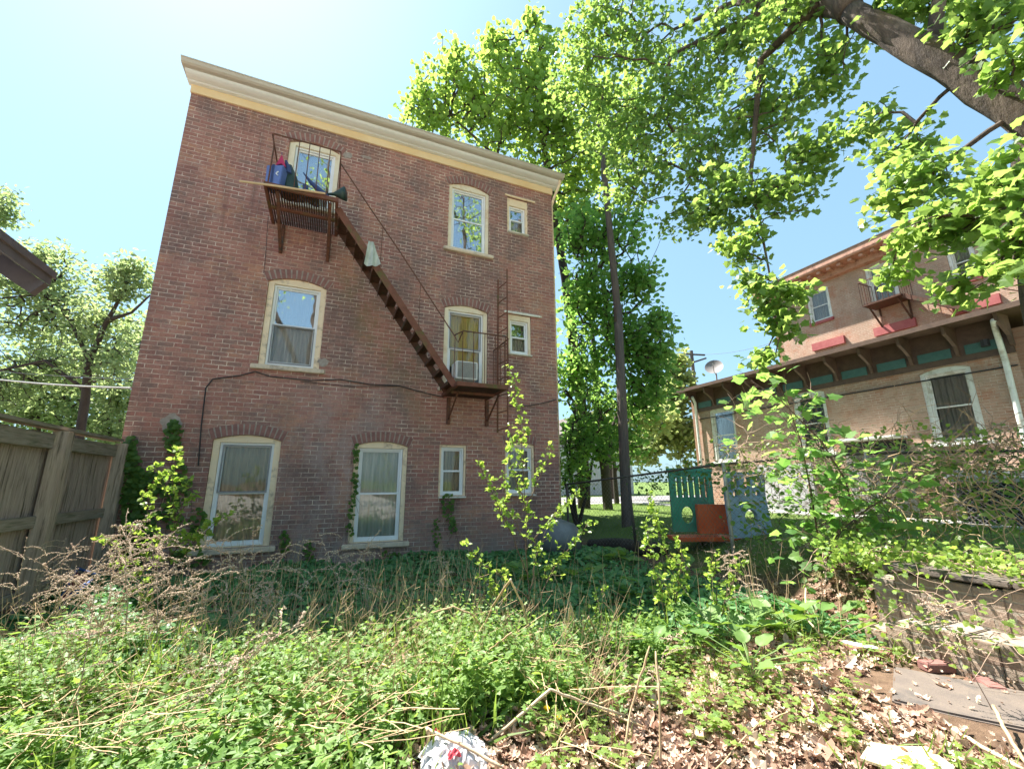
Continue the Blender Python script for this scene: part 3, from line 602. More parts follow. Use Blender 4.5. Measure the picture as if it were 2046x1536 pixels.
# crumpled tarp
def crumple(name, cx, cy, z, sx, sy, sz, mat, seed=1, n=16, par=None):
    r = np.random.default_rng(seed); g = np.linspace(-1, 1, n); X, Y = np.meshgrid(g, g)
    Zz = np.zeros_like(X)
    for k in range(9):
        a, bq = r.uniform(-6, 6, 2); ph = r.uniform(0, 6); Zz += np.abs(np.sin(a*X+bq*Y+ph))*r.uniform(.1, .35)
    Zz = Zz/Zz.max()*np.clip(1.25-(X**2+Y**2), 0, 1)**.6
    X = X*(1+.15*r.normal(size=X.shape)*.4); Y = Y+.05*r.normal(size=Y.shape)
    V = np.stack([cx+X*sx, cy+Y*sy, z+Zz*sz], 2).reshape(-1, 3); i = np.arange(n*n).reshape(n, n)
    F = np.stack([i[:-1, :-1], i[:-1, 1:], i[1:, 1:], i[1:, :-1]], 2).reshape(-1, 4)
    return mkobj(name, meshfrom(V, F), M[mat], par)
tag(crumple('tarp', -.80, 7.55, 6.33, .22, .16, .16, 'tarpblue', 3), 'crumpled blue grey tarp bunched in the middle of the top landing', 'tarp')
# rag over the stair stringer
def rag():
    n = 12; g = np.linspace(0, 1, n); V = []
    for j, v in enumerate(g):
        for i, u in enumerate(g):
            wdt = .05+.10*v; x = .36+(u-.5)*wdt*1.9+.05*v; y = 7.47-.03*math.sin(u*11+v*3)*(.4+v); z = 5.72-v*.50*(1-.22*abs(u-.35))
            V.append((x, y, z))
    F = [(j*n+i, j*n+i+1, (j+1)*n+i+1, (j+1)*n+i) for j in range(n-1) for i in range(n-1)]
    b = MB(); b.add(V, F); o = b.build('rag', M['cloth'], None, True); tag(o, 'pale rag hanging over the stair rail of the fire escape', 'rag')
rag()

# ------------------------------------------------------------------ orange brick building on the right
rb = thing('brick_building', 'tan and orange brick building with low bracketed wing and tall block behind', 'building', (14, 8, .4))
LW = []
for (a, b_, yy, yb) in ((1418, 1466, 812, 921), (1583, 1648, 781, 905), (1836, 1941, 732, 884)):
    pa, pb, pt, pbm = PX(a, yy+20, 14), PX(b_, yy+12, 14), PX((a+b_)/2, yy, 14), PX((a+b_)/2+12, yb, 14)
    LW.append((pb[1], pa[1], pbm[2], pt[2]))
wz = 2.36*1.4+1.4+.05; wy0, wy1 = 4.0, 13.15
w_open = [arch(a, b_, z0, z1, .10) for a, b_, z0, z1 in LW]
plate('wall', rect(wy0, wy1, -.2, wz), w_open, 14, 14.3, 'x', M['brick2'], rb)
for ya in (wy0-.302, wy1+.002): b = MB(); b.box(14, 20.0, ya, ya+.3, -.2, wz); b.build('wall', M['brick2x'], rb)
for (a, b_, z0, z1), cu in zip(LW, ('curtainblue', 'curtainblue', 'curtaingrey')):
    window(rb, a, b_, z0, z1, .10, y=14, ax='x', casing='whitewood', frame='whitewood', sill='whitewood', glass=('glass', 'glass'), cur=cu, wm='whitewood', archb=False, cw=.09)
# eave with brackets and recessed teal panels
ex = 13.35; ez = 2.81*1.335+1.4
b = MB(); b.add([(ex, wy0-.55, ez), (ex, wy1+.45, ez), (20, wy1+.45, ez+.75), (20, wy0-.55, ez+.75), (ex, wy0-.55, ez-.09), (ex, wy1+.45, ez-.09), (20, wy1+.45, ez-.08), (20, wy0-.55, ez-.08)],
   [(0, 1, 2, 3), (7, 6, 5, 4), (0, 4, 5, 1), (1, 5, 6, 2), (2, 6, 7, 3), (3, 7, 4, 0)]); b.build('roof', M['eave'], rb)
b = MB(); b.box(ex-.05, ex-.003, wy0-.57, wy1+.47, ez-.11, ez+.01); b.build('gutter', M['eave'], rb)
b = MB(); b.box(13.955, 13.997, wy0, wy1, wz-.55, ez-.094); b.build('frieze', M['eave'], rb)
ny = 10; 
for i in range(ny):
    y0 = wy0+(wy1-wy0)*i/ny; y1 = wy0+(wy1-wy0)*(i+1)/ny
    pan = MB(); pan.box(13.93, 13.953, y0+.13, y1-.13, wz-.40, wz-.17); pan.build('frieze_panel', M['teal'], rb)
    br = MB(); br.prism([(13.953, wz-.40), (13.90, wz-.38), (13.84, wz-.16), (13.66, wz-.02), (13.46, wz+.10), (13.42, ez-.094), (13.953, ez-.094)], 'y', y0-.035, y0+.035)
    br.build('bracket', M['eave'], rb)
br = MB(); br.prism([(13.953, wz-.40), (13.90, wz-.38), (13.84, wz-.16), (13.66, wz-.02), (13.46, wz+.10), (13.42, ez-.094), (13.953, ez-.094)], 'y', wy1-.05, wy1+.05); br.build('bracket', M['eave'], rb)
for pts in ([(1985, 640, 13.45), (1988, 655, 13.86), (2010, 725, 13.88), (2046, 870, 13.88), (2085, 1010, 13.88)], [(1383, 793, 13.6), (1389, 805, 13.88), (1394, 860, 13.88), (1402, 935, 13.88), (1408, 1000, 13.88)]):
    b = MB(); b.tube([PX(x, y, X) for x, y, X in pts], .055, 8); b.build('downspout', M['whitewood'], rb, True)
b = MB(); b.box(13.96, 13.998, wy0+.03, wy1-.03, wz-.86, wz-.83); b.build('cable', M['black'], rb)
p = PX(1970, 692, 13.9); b = MB(); b.tube([p, p+[0, .0, .16]], .08, 8); b.bar(p+[0, 0, .1], p+[.1, 0, .1], .04, .04); o = b.build('lamp', M['black'], rb)
# tall block
UX = 20; uz = 9.2+1.4
UW = []
for (xa, xb, ya, ybm) in ((1613, 1660, 578, 640), (1731, 1793, 525, 600), (1893, 1952, 480, 560)):
    pa, pb = PX(xa, (ya+ybm)/2, UX), PX(xb, (ya+ybm)/2, UX); pt, pm = PX((xa+xb)/2, ya, UX), PX((xa+xb)/2+5, ybm, UX); UW.append((pb[1], pa[1], pm[2], pt[2]))
plate('wall', rect(-6, 13.1, -.2, uz), [arch(a, b_, z0, z1, .0) for a, b_, z0, z1 in UW], UX, UX+.3, 'x', M['brick2'], rb)
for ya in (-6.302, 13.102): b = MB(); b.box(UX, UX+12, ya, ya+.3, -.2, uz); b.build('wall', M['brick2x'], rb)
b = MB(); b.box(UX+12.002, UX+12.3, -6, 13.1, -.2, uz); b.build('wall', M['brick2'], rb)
for a, b_, z0, z1 in UW: window(rb, a, b_, z0, z1, 0, y=UX, ax='x', casing='whitewood', frame='whitewood', sill='redpaint', sillw=.04, sillh=.14, cur='curtaingrey', archb=False, cw=.10)
b = MB(); b.prism([(UX-.75, uz+.02), (UX-.72, uz-.05), (UX-.25, uz-.12), (UX-.22, uz-.38), (UX-.003, uz-.42), (UX-.003, uz+.10), (UX-.75, uz+.26)], 'y', -6.7, 13.8); b.build('cornice', M['salmon'], rb)
for i in range(46): y = -6.2+i*.42; b = MB(); b.box(UX-.62, UX-.27, y, y+.14, uz-.20, uz-.085); b.build('dentil', M['salmon'], rb)
b = MB(); b.add([(UX-.78, -6.8, uz+.262), (UX-.78, 13.9, uz+.262), (UX+12.5, 13.9, uz+.5), (UX+12.5, -6.8, uz+.5), (UX-.78, -6.8, uz+.30), (UX-.78, 13.9, uz+.30), (UX+12.5, 13.9, uz+.56), (UX+12.5, -6.8, uz+.56)],
   [(3, 2, 1, 0), (4, 5, 6, 7), (0, 4, 5, 1), (1, 5, 6, 2), (2, 6, 7, 3), (3, 7, 4, 0)]); b.build('roof', M['shingle'], rb)
for (x0, x1, ya, yb) in ((1624, 1688, 695, 680), (1748, 1830, 668, 642), (1905, 2000, 622, 598)):
    p, q = PX(x0, ya, UX-.06), PX(x1, yb, UX-.06); zc = (p[2]+q[2])/2; b = MB(); b.box(UX-.12, UX-.004, q[1], p[1], zc-.14, zc+.20); b.build('window_hood', M['redpaint'], rb)
fe2 = thing('fire_escape', 'small brown iron balcony fire escape high on the tan brick block at right', 'fire escape', (20, 9, 8))
pa, pb = PX(1722, 606, 19.1), PX(1800, 592, 19.1); y1_, y0_, zf = pa[1], pb[1], (pa[2]+pb[2])/2
b = MB(); b.box(19.1, 19.98, y0_, y1_, zf-.05, zf+.02); b.build('landing', M['rustdark'], fe2)
b = MB(); pts = [(19.98, y1_), (19.1, y1_), (19.1, y0_), (19.98, y0_)]
b.tube([(x, y, zf+.98) for x, y in pts], .022, 5)
for i in range(3):
    p, q = np.array(pts[i]), np.array(pts[i+1]); n = int(np.linalg.norm(q-p)/.16)
    for k in range(n+1): c = p+(q-p)*k/n; b.tube([(c[0], c[1], zf), (c[0], c[1], zf+.98)], .010, 4)
b.build('railing', M['rust'], fe2)
for y in (y0_+.15, y1_-.15): b = MB(); b.bar((19.2, y, zf-.06), (19.97, y, zf-.9), .05, .05); b.bar((19.95, y, zf-.06), (19.95, y, zf-1.0), .05, .05); b.build('bracket', M['rustdark'], fe2)
b = MB()
for X in (19.25, 19.8): b.bar((X, y0_, zf-.05), (X, y0_-3.6, zf-2.7), .03, .16)
for k in range(12): t = (k+.5)/12; b.box(19.27, 19.78, y0_-3.6*t-.1, y0_-3.6*t+.1, zf-.05-2.65*t-.015, zf-.05-2.65*t+.015)
b.tube([(19.22, y0_, zf+.95), (19.22, y0_-3.6, zf-1.7)], .02, 5); b.build('stair', M['rustdark'], fe2)
# dish on the wing's roof
dp = PX(1427, 735, 14.6); ds = thing('satellite_dish', 'grey round satellite dish on the far end of the low wing roof', 'satellite dish', tuple(dp))
ax_ = np.array([-.75, -.55, .45]); ax_ /= np.linalg.norm(ax_); e1 = np.cross(ax_, [0, 0, 1.]); e1 /= np.linalg.norm(e1); e2 = np.cross(e1, ax_)
V = []; F = []
for k in range(5):
    r = .36*k/4
    for j in range(16): a = 2*math.pi*j/16; V.append(dp+e1*r*math.cos(a)+e2*r*math.sin(a)+ax_*(.09*(k/4)**2))
F = [(k*16+j, k*16+(j+1) % 16, (k+1)*16+(j+1) % 16, (k+1)*16+j) for k in range(4) for j in range(16)]
b = MB(); b.add(V, F); o = b.build('reflector', M['dish'], ds, True)
b = MB(); b.tube([dp-ax_*.02, dp+np.array([.25, .15, -.25]), np.array([dp[0]+.3, dp[1]+.2, ez+.05])], .03, 6); b.tube([dp-e2*.33+ax_*.08, dp+ax_*.42-e2*.12], .015, 5); b.build('mount', M['galvpost'], ds)
# foundation band, hatch doors, lattice porch of the wing
b = MB(); y0 = PX(1625, 960, 13.9)[1]; b.box(13.90, 13.997, y0, PX(1515, 960, 13.9)[1], .2, 1.95); b.build('foundation', M['masonry'], rb)
ya, yb = PX(1665, 882, 13.6)[1], PX(1797, 876, 13.6)[1]
hb = MB(); hb.box(13.35, 13.99, yb, ya, 2.50, 2.56); hb.build('door_hood', M['whitewood'], rb)
hb = MB()
for k in range(9): y = yb+.05+(ya-yb-.1)*k/9; hb.box(13.955-.004*(k % 2), 13.996, y, y+(ya-yb-.1)/9-.008, .5, 2.2)
hb.build('basement_door', M['greywood'], rb)
hb = MB(); hb.box(13.96, 13.995, yb+.05, ya-.05, 2.22, 2.47); hb.build('dark_opening_panel', M['black'], rb)  # flat black board, painted shade of the opening under the hood
yc = PX(1890, 950, 13)[1]
po = thing('porch', 'white and grey low porch with dark diagonal lattice skirt beneath the big arched window', 'porch', (13.3, 4.5, .45))
hb = MB(); hb.box(12.9, 13.98, 2.6, yc, 1.45, 1.62); hb.box(12.95, 13.98, 2.6, yc-.05, 1.36, 1.448); hb.build('deck', M['masonry'], po)
hb = MB()
for k in range(34):
    y = 2.4+k*.11
    for sgn, xx in ((1, 12.96), (-1, 12.975)):
        a0, a1 = max(2.6, min(yc-.05, y)), max(2.6, min(yc-.05, y+sgn*.85))
        if abs(a1-a0) > .05:
            z0 = .5+abs(a0-y)*1.0; z1 = .5+abs(a1-y)*1.0; hb.bar((xx, a0, z0), (xx, a1, z1), .012, .03, (1, 0, 0))
hb.build('lattice', M['greywood'], po)
hb = MB(); hb.box(13.05, 13.1, 2.62, yc-.08, .4, 1.35); hb.build('skirt_backing', M['black'], po)

# ------------------------------------------------------------------ left: wooden fence, neighbour's eave
fn = thing('wooden_fence', 'tall weathered grey board fence with posts and rails at the left', 'fence', (-3, 6, 0))
FX = -3.02; zt = 2.02
def ftop(y): return zt+.10*(8.5-y)/4*.3
for y in (8.42, 6.78, 5.05, 3.3):
    b = MB(); b.box(FX-.02, FX+.13, y-.075, y+.075, -.2, ftop(y)-.02+.0); b.build('post', M['postwood'], fn, bevel=.008)
bd = MB(); y = 2.2
while y < 8.46:
    wd = random.uniform(.125, .14); bd.box(FX-.075-random.uniform(0, .006), FX-.052, y, min(y+wd-.005, 8.47), -.05, ftop(y)-.05+random.uniform(-.01, .01)); y += wd
bd.build('boards', M['oldwood'], fn)
for z0, z1 in ((.92, 1.05), (1.80, 1.97), (.12, .25)):
    for ya, yb in ((6.857, 8.343), (5.127, 6.703), (3.377, 4.973), (2.2, 3.223)):
        b = MB(); b.box(FX-.05, FX+.02, ya, yb, z0, z1); b.build('rail', M['oldwoodh'], fn, bevel=.006)
b = MB(); b.box(FX-.11, FX+.055, 2.2, 8.42, zt+.012, zt+.05); b.build('cap', M['oldwoodh'], fn)
nb = thing('neighbour_house', 'neighbour house corner with mauve grey eave poking in at the left edge', 'house', (-5, 5, 0))
tip = np.array(PX(106, 549, -3.62)); EX, EY, EZ = tip[0], tip[1], tip[2]
b = MB(); b.add([(EX, 2.6, EZ-.02), (EX, EY, EZ-.02), (EX-4, EY, EZ+2.6), (EX-4, 2.6, EZ+2.6), (EX, 2.6, EZ-.16), (EX, EY, EZ-.16), (EX-4, EY, EZ+2.46), (EX-4, 2.6, EZ+2.46)],
   [(0, 1, 2, 3), (7, 6, 5, 4), (0, 4, 5, 1), (1, 5, 6, 2), (2, 6, 7, 3), (3, 7, 4, 0)]); b.build('roof', M['purplewood'], nb)
b = MB(); b.box(EX-.02, EX+.03, 2.6, EY+.02, EZ-.05, EZ+.04); b.build('gutter', M['purplewood'], nb)
for y in (EY-.12, EY-1.0, EY-1.9, EY-2.8):
    b = MB(); b.bar((EX-.03, y, EZ-.27), (EX-1.0, y, EZ-.27+.65), .10, .20); b.build('rafter', M['purplewood'], nb)
b = MB(); b.box(EX-.85, EX-.62, 2.7, EY-.25, EZ-.42, EZ-.20); b.build('beam', M['purplewood'], nb)
b = MB(); b.box(EX-4, EX-.8, 2.8, EY-.45, -.1, EZ-.1); b.build('wall', M['housewhite'], nb)

# ------------------------------------------------------------------ utility poles and wires
pl = thing('utility_pole', 'tall dark wooden utility pole leaning slightly beside the brick house', 'utility pole', (6.9, 8.9, .2))
pb_ = PZ(1254, 1060, .25); yk = pb_[1]
pm = PY(1234, 610, yk); ptp = PY(1203, 300, yk+.1); ptp2 = ptp+(ptp-pm)*.25
b = MB(); b.tube([pb_-[0, 0, .3], pb_, (pb_+pm)/2, pm+[0, 0, -.02]], [.14, .135, .122, .113], 14); b.build('post', M['pole'], pl, True)
b = MB(); b.tube([pm-[0, 0, .5]+[-.03, 0, 0], pm+[-.02, 0, 0], ptp, ptp2], [.10, .10, .078, .072], 12); b.build('upper_post', M['pole'], pl, True)
pf = PD(1383, 720, 34); p2 = thing('utility_pole', 'distant thin utility pole with two crossarms left of the satellite dish', 'utility pole', (pf[0], pf[1], 0))
b = MB(); b.tube([(pf[0], pf[1], 0), (pf[0], pf[1], pf[2]+.8)], .13, 8); b.build('post', M['pole'], p2)
b = MB(); b.bar(pf+[-1.0, .4, .55], pf+[1.0, -.4, .45], .1, .12); b.build('crossarm', M['pole'], p2)
b = MB(); b.bar(pf+[-.2, .1, -.25], pf+[1.1, -.4, .2], .1, .12); b.build('crossarm', M['pole'], p2)
def wire(name, label, a, b_, sag, r, mat='galvpost'):
    P = [np.array(a)+(np.array(b_)-np.array(a))*t-np.array([0, 0, sag*4*t*(1-t)]) for t in np.linspace(0, 1, 14)]
    m = MB(); m.tube(P, r, 5); o = m.build(name, M[mat]); tag(o, label, 'wire'); return o
wire('service_wire', 'pale thick service cable crossing in front of the left background trees', PD(-150, 735, 13), PY(262, 775, 11.2), .12, .022)
wire('service_wire', 'thin dark wire just above the pale cable before the left background trees', PD(-150, 722, 14), PY(262, 757, 11.5), .10, .009, 'black')
wire('service_wire', 'thin dark overhead wire running from the distant pole across the sky', pf+[1, -.4, .5], PD(1620, 655, 25), .4, .012, 'black')

# ------------------------------------------------------------------ trees
def tree(name, label, trunk, blobs, lm, lsize, per, tmpl, bark='barkfar', r0=.012, trunk_r=None, hang=0., twigk=4, cl=.32, seed=1, updir=.8, maxtwig=.05, minr=.006, group=None, mult=2.2):
    """trunk: polylines (list of lists of (x,y,z,r)); blobs: (center, radii(3), nclusters); clusters are linked to the skeleton"""
    r = np.random.default_rng(seed)
    base = trunk[0][0]; root = thing(name, label, 'tree', (base[0], base[1], 0), group)
    nodes, par, rad = [], [], []
    tm = MB()
    for pl_ in trunk:
        P = [np.array(p[:3], float) for p in pl_]; rr = [p[3] for p in pl_]; Q, S = [], []
        for i in range(len(P)-1):
            n = 6
            for q in range(n):
                t = q/n; Q.append(P[i]+(P[i+1]-P[i])*t+(r.normal(size=3)*rr[i]*.05 if q else 0)); S.append(rr[i]+(rr[i+1]-rr[i])*t)
        Q.append(P[-1]); S.append(rr[-1]); tm.tube(Q, S, 12 if max(rr) > .12 else 7)
        for q in Q[2:]: nodes.append(q)
    nodes = [np.array(n) for n in nodes]; nt_ = len(nodes); plen = [0.]*nt_; par = [-1]*nt_
    C = []; per = max(4, int(round(per/mult))); cl = cl*.80
    for c, rd, n in blobs:
        n = int(n*mult); v = r.normal(size=(n, 3)); v /= np.linalg.norm(v, axis=1, keepdims=True); v *= (r.random((n, 1))**.5)*(1+.14*r.normal(size=(n, 1))); C.append(np.array(c)+v*np.array(rd))
    C = np.concatenate(C); T = np.array(nodes); D = np.min(np.linalg.norm(C[:, None]-T[None], axis=2), axis=1); C = C[np.argsort(D)]
    N = np.zeros((nt_+len(C), 3)); N[:nt_] = T; L = np.zeros(nt_+len(C)); n = nt_
    for c in C:
        d = np.linalg.norm(N[:n]-c, axis=1); j = int(np.argmin(d+.28*L[:n])); N[n] = c; L[n] = L[j]+d[j]; par.append(j); n += 1
    cnt = np.ones(n)
    for i in range(n-1, nt_-1, -1):
        if par[i] >= nt_: cnt[par[i]] += cnt[i]
    for i in range(nt_, n):
        a, b_ = N[par[i]], N[i]; ra = min(maxtwig, max(minr, r0*math.sqrt(cnt[i]))); rb = max(minr*.6, ra*.6 if cnt[i] < 2 else ra*.85)
        m = (a+b_)/2+r.normal(size=3)*.08*np.linalg.norm(b_-a)+np.array([0, 0, .05*np.linalg.norm(b_-a)]); tm.tube([a, m, b_], [ra, (ra+rb)/2, rb], 4, False)
    tm.build('trunk', M[bark], root, True)
    # leaves gathered round each cluster point, along short twigs
    NC = len(C); pos = np.repeat(C, per, 0); nn = len(pos)
    off = r.normal(size=(nn, 3)); off /= np.linalg.norm(off, axis=1, keepdims=True); off *= (r.random((nn, 1))**.6)*cl*np.repeat(r.uniform(.6, 1.3, (NC, 1)), per, 0); off[:, 2] *= .7
    pos = pos+off; 
    nrm = r.normal(size=(nn, 3))*.75; nrm[:, 2] += updir; tip = off/cl+r.normal(size=(nn, 3))*.6; tip[:, 2] -= hang
    rn = np.clip(np.repeat(r.random(NC), per)*.35+r.random(nn)*.65, 0, 1)
    V, F, Rn = batch(tmpl, pos, rotmats(nrm, tip), lsize*r.uniform(.6, 1.25, nn), rn)
    leafobj('crown', [(V, F, Rn)], M[lm], root); return root

def bl(x, y, d, rx, ry, n, rd=None):
    """blob seen at pixel (x,y) with pixel radii, standing at depth d"""
    k = d/FPX; a, b_ = rx*k, ry*k; return (PD(x, y, d), ((a+0)*1., rd or (a+b_)/2, b_), n)

# tall maple behind the house, right of it
c = onground(8.6, 15.2)
def g3(x, y, d, r): p = PD(x, y, d); return (p[0], p[1], p[2], r)
tree('maple_tree', 'tall bright green maple rising behind the right end of the brick house', [[(*PZ(1168, 1030, .2)[:2], 0, .24), g3(1160, 800, 15.6, .2), g3(1130, 560, 15.6, .16), g3(1095, 350, 15.5, .12), g3(1070, 180, 15.3, .06), g3(1066, 70, 15.2, .02)],
   [g3(1120, 480, 15.5, .09), g3(1010, 330, 15.2, .06), g3(900, 230, 15, .03)], [g3(1140, 620, 15.5, .09), g3(1230, 480, 15.5, .06), g3(1290, 330, 15.4, .03)]],
  [bl(1060, 150, 15, 75, 90, 60), bl(1066, 50, 15, 18, 40, 10), bl(950, 190, 15, 90, 75, 70), bl(860, 240, 15, 62, 60, 42), bl(845, 160, 15, 18, 40, 9), bl(905, 130, 15, 25, 45, 14), bl(985, 100, 15, 30, 45, 20), bl(1010, 260, 15, 100, 80, 70),
   bl(1120, 250, 15, 90, 110, 90), bl(1180, 330, 15.5, 80, 110, 70), bl(1130, 420, 16, 60, 70, 45), bl(1230, 250, 15.5, 70, 110, 50)],
  'l_tall', .155, 20, ROUND, cl=.55, seed=4, r0=.012, hang=.3)
tree('maple_tree', 'dense darker green maple filling the gap between the brick house and the utility pole', [[(8.9, 12.6, 0, .17), (8.85, 12.7, 2.6, .15), (8.7, 12.7, 5, .12), (8.6, 12.6, 7.4, .05)],
    [(8.85, 12.7, 2.4, .08), (9.9, 12.6, 4.6, .04)], [(8.85, 12.7, 2.0, .08), (7.6, 12.9, 4.2, .04)]],
  [bl(1165, 470, 13.2, 60, 70, 75), bl(1180, 600, 13, 75, 80, 110), bl(1270, 560, 13, 45, 50, 50), bl(1160, 740, 13, 60, 70, 75), bl(1260, 690, 12.8, 75, 80, 120), bl(1310, 640, 12.8, 30, 45, 20), bl(1290, 790, 12.8, 62, 60, 70), bl(1180, 850, 12.6, 60, 60, 50), bl(1320, 720, 12.8, 42, 40, 30), bl(1240, 460, 13.2, 55, 70, 45),
   bl(1150, 930, 12.2, 40, 40, 16), bl(1250, 880, 12.4, 60, 40, 26)],
  'l_mid', .14, 14, ROUND, cl=.50, seed=5, r0=.010, hang=.3)
tree('pale_tree', 'pale yellow green tree in the distance between the utility pole and the low wing', [[(17.2, 24, 0, .2), (17.2, 24, 3, .16), (17.4, 24, 6, .06)]],
  [bl(1350, 780, 25, 34, 60, 60), bl(1330, 850, 25, 50, 60, 70), bl(1372, 880, 25, 26, 70, 46), bl(1290, 900, 25, 50, 30, 40), bl(1352, 720, 25, 14, 25, 14)], 'l_back', .25, 22, ROUND, cl=.7, seed=6, r0=.014)
tree('street_tree', 'slim young tree with bare lower trunk on the strip beyond the lawn', [[(12.2, 16.6, 0, .13), (12.15, 16.6, 1.8, .10), (12.1, 16.5, 3.6, .06)], [(12.15, 16.6, 1.8, .06), (13.2, 16.8, 3.0, .03)]],
  [bl(1300, 830, 20, 60, 40, 40), bl(1230, 850, 20, 60, 40, 30)], 'l_back', .2, 18, ROUND, cl=.6, seed=16, r0=.012)
# shrubby tree at the house's right corner
tree('lilac_bush', 'leafy many stemmed bush growing at the right corner of the brick house', [[(6.3, 10.4, .1, .07), (6.25, 10.5, 1.2, .055), (6.1, 10.5, 2.4, .03)], [(6.3, 10.4, .1, .06), (6.9, 10.6, 1.5, .04), (7.2, 10.7, 2.6, .02)], [(6.3, 10.4, .1, .05), (5.9, 10.3, 1.4, .03)]],
  [bl(1160, 880, 11.2, 40, 55, 40), bl(1215, 890, 11.4, 40, 50, 30), bl(1150, 960, 11, 36, 36, 16), bl(1200, 800, 11.4, 50, 40, 26)], 'l_mid', .11, 22, OVAL, cl=.34, seed=7, r0=.008)
# left background trees
tree('elm_tree', 'large airy olive green tree with visible limbs behind the wooden fence', [[(*PD(160, 900, 17)[:2], 0, .17), g3(170, 800, 17, .15), g3(178, 720, 17, .12), g3(215, 640, 17, .08), g3(260, 560, 17, .04)],
   [g3(178, 720, 17, .09), g3(140, 640, 17.3, .06), g3(90, 590, 17.5, .04)], [g3(172, 780, 17, .08), g3(90, 720, 16.6, .05), g3(0, 740, 16.4, .05)], [g3(215, 640, 17, .1), g3(262, 625, 16.8, .05), g3(300, 590, 16.6, .03)]],
  [bl(250, 570, 17, 45, 45, 50), bl(200, 640, 17.5, 80, 50, 60), bl(120, 590, 18, 80, 60, 70), bl(40, 560, 18, 70, 50, 60), bl(60, 660, 18, 80, 60, 60), bl(230, 720, 17, 60, 50, 40), bl(120, 740, 18, 90, 50, 60), bl(20, 780, 17, 60, 40, 40), bl(-80, 660, 18, 70, 120, 60), bl(270, 540, 17, 24, 22, 16), bl(90, 510, 18, 50, 25, 26)],
  'l_left', .21, 20, OVAL, cl=.75, seed=8, r0=.010, minr=.007)
tree('locust_tree', 'lower leafy tree crowding just behind the left board fence', [[(*PD(60, 1000, 22)[:2], 0, .2), g3(70, 900, 22, .18), g3(80, 800, 22, .08)]],
  [bl(60, 760, 22, 120, 70, 90), bl(170, 700, 22, 90, 60, 70), bl(270, 690, 21, 26, 60, 30), bl(60, 830, 22, 110, 50, 90), bl(190, 840, 22, 60, 50, 70), bl(240, 800, 21, 40, 60, 50), bl(-60, 800, 22, 80, 70, 50), bl(150, 780, 23, 90, 50, 60), bl(225, 870, 21, 40, 40, 30)], 'l_left', .26, 22, OVAL, cl=.8, seed=9, r0=.014)
tree('dark_tree', 'dark sparse tree top above the neighbour eave at the left edge', [[(*PD(-120, 900, 24)[:2], 0, .3), g3(-120, 600, 24, .2), g3(-60, 430, 24, .06)]],
  [bl(-40, 400, 24, 62, 45, 60), bl(-70, 470, 24, 60, 60, 50), bl(5, 430, 24, 28, 25, 20)], 'l_left', .26, 20, OVAL, cl=.7, seed=10, r0=.014)

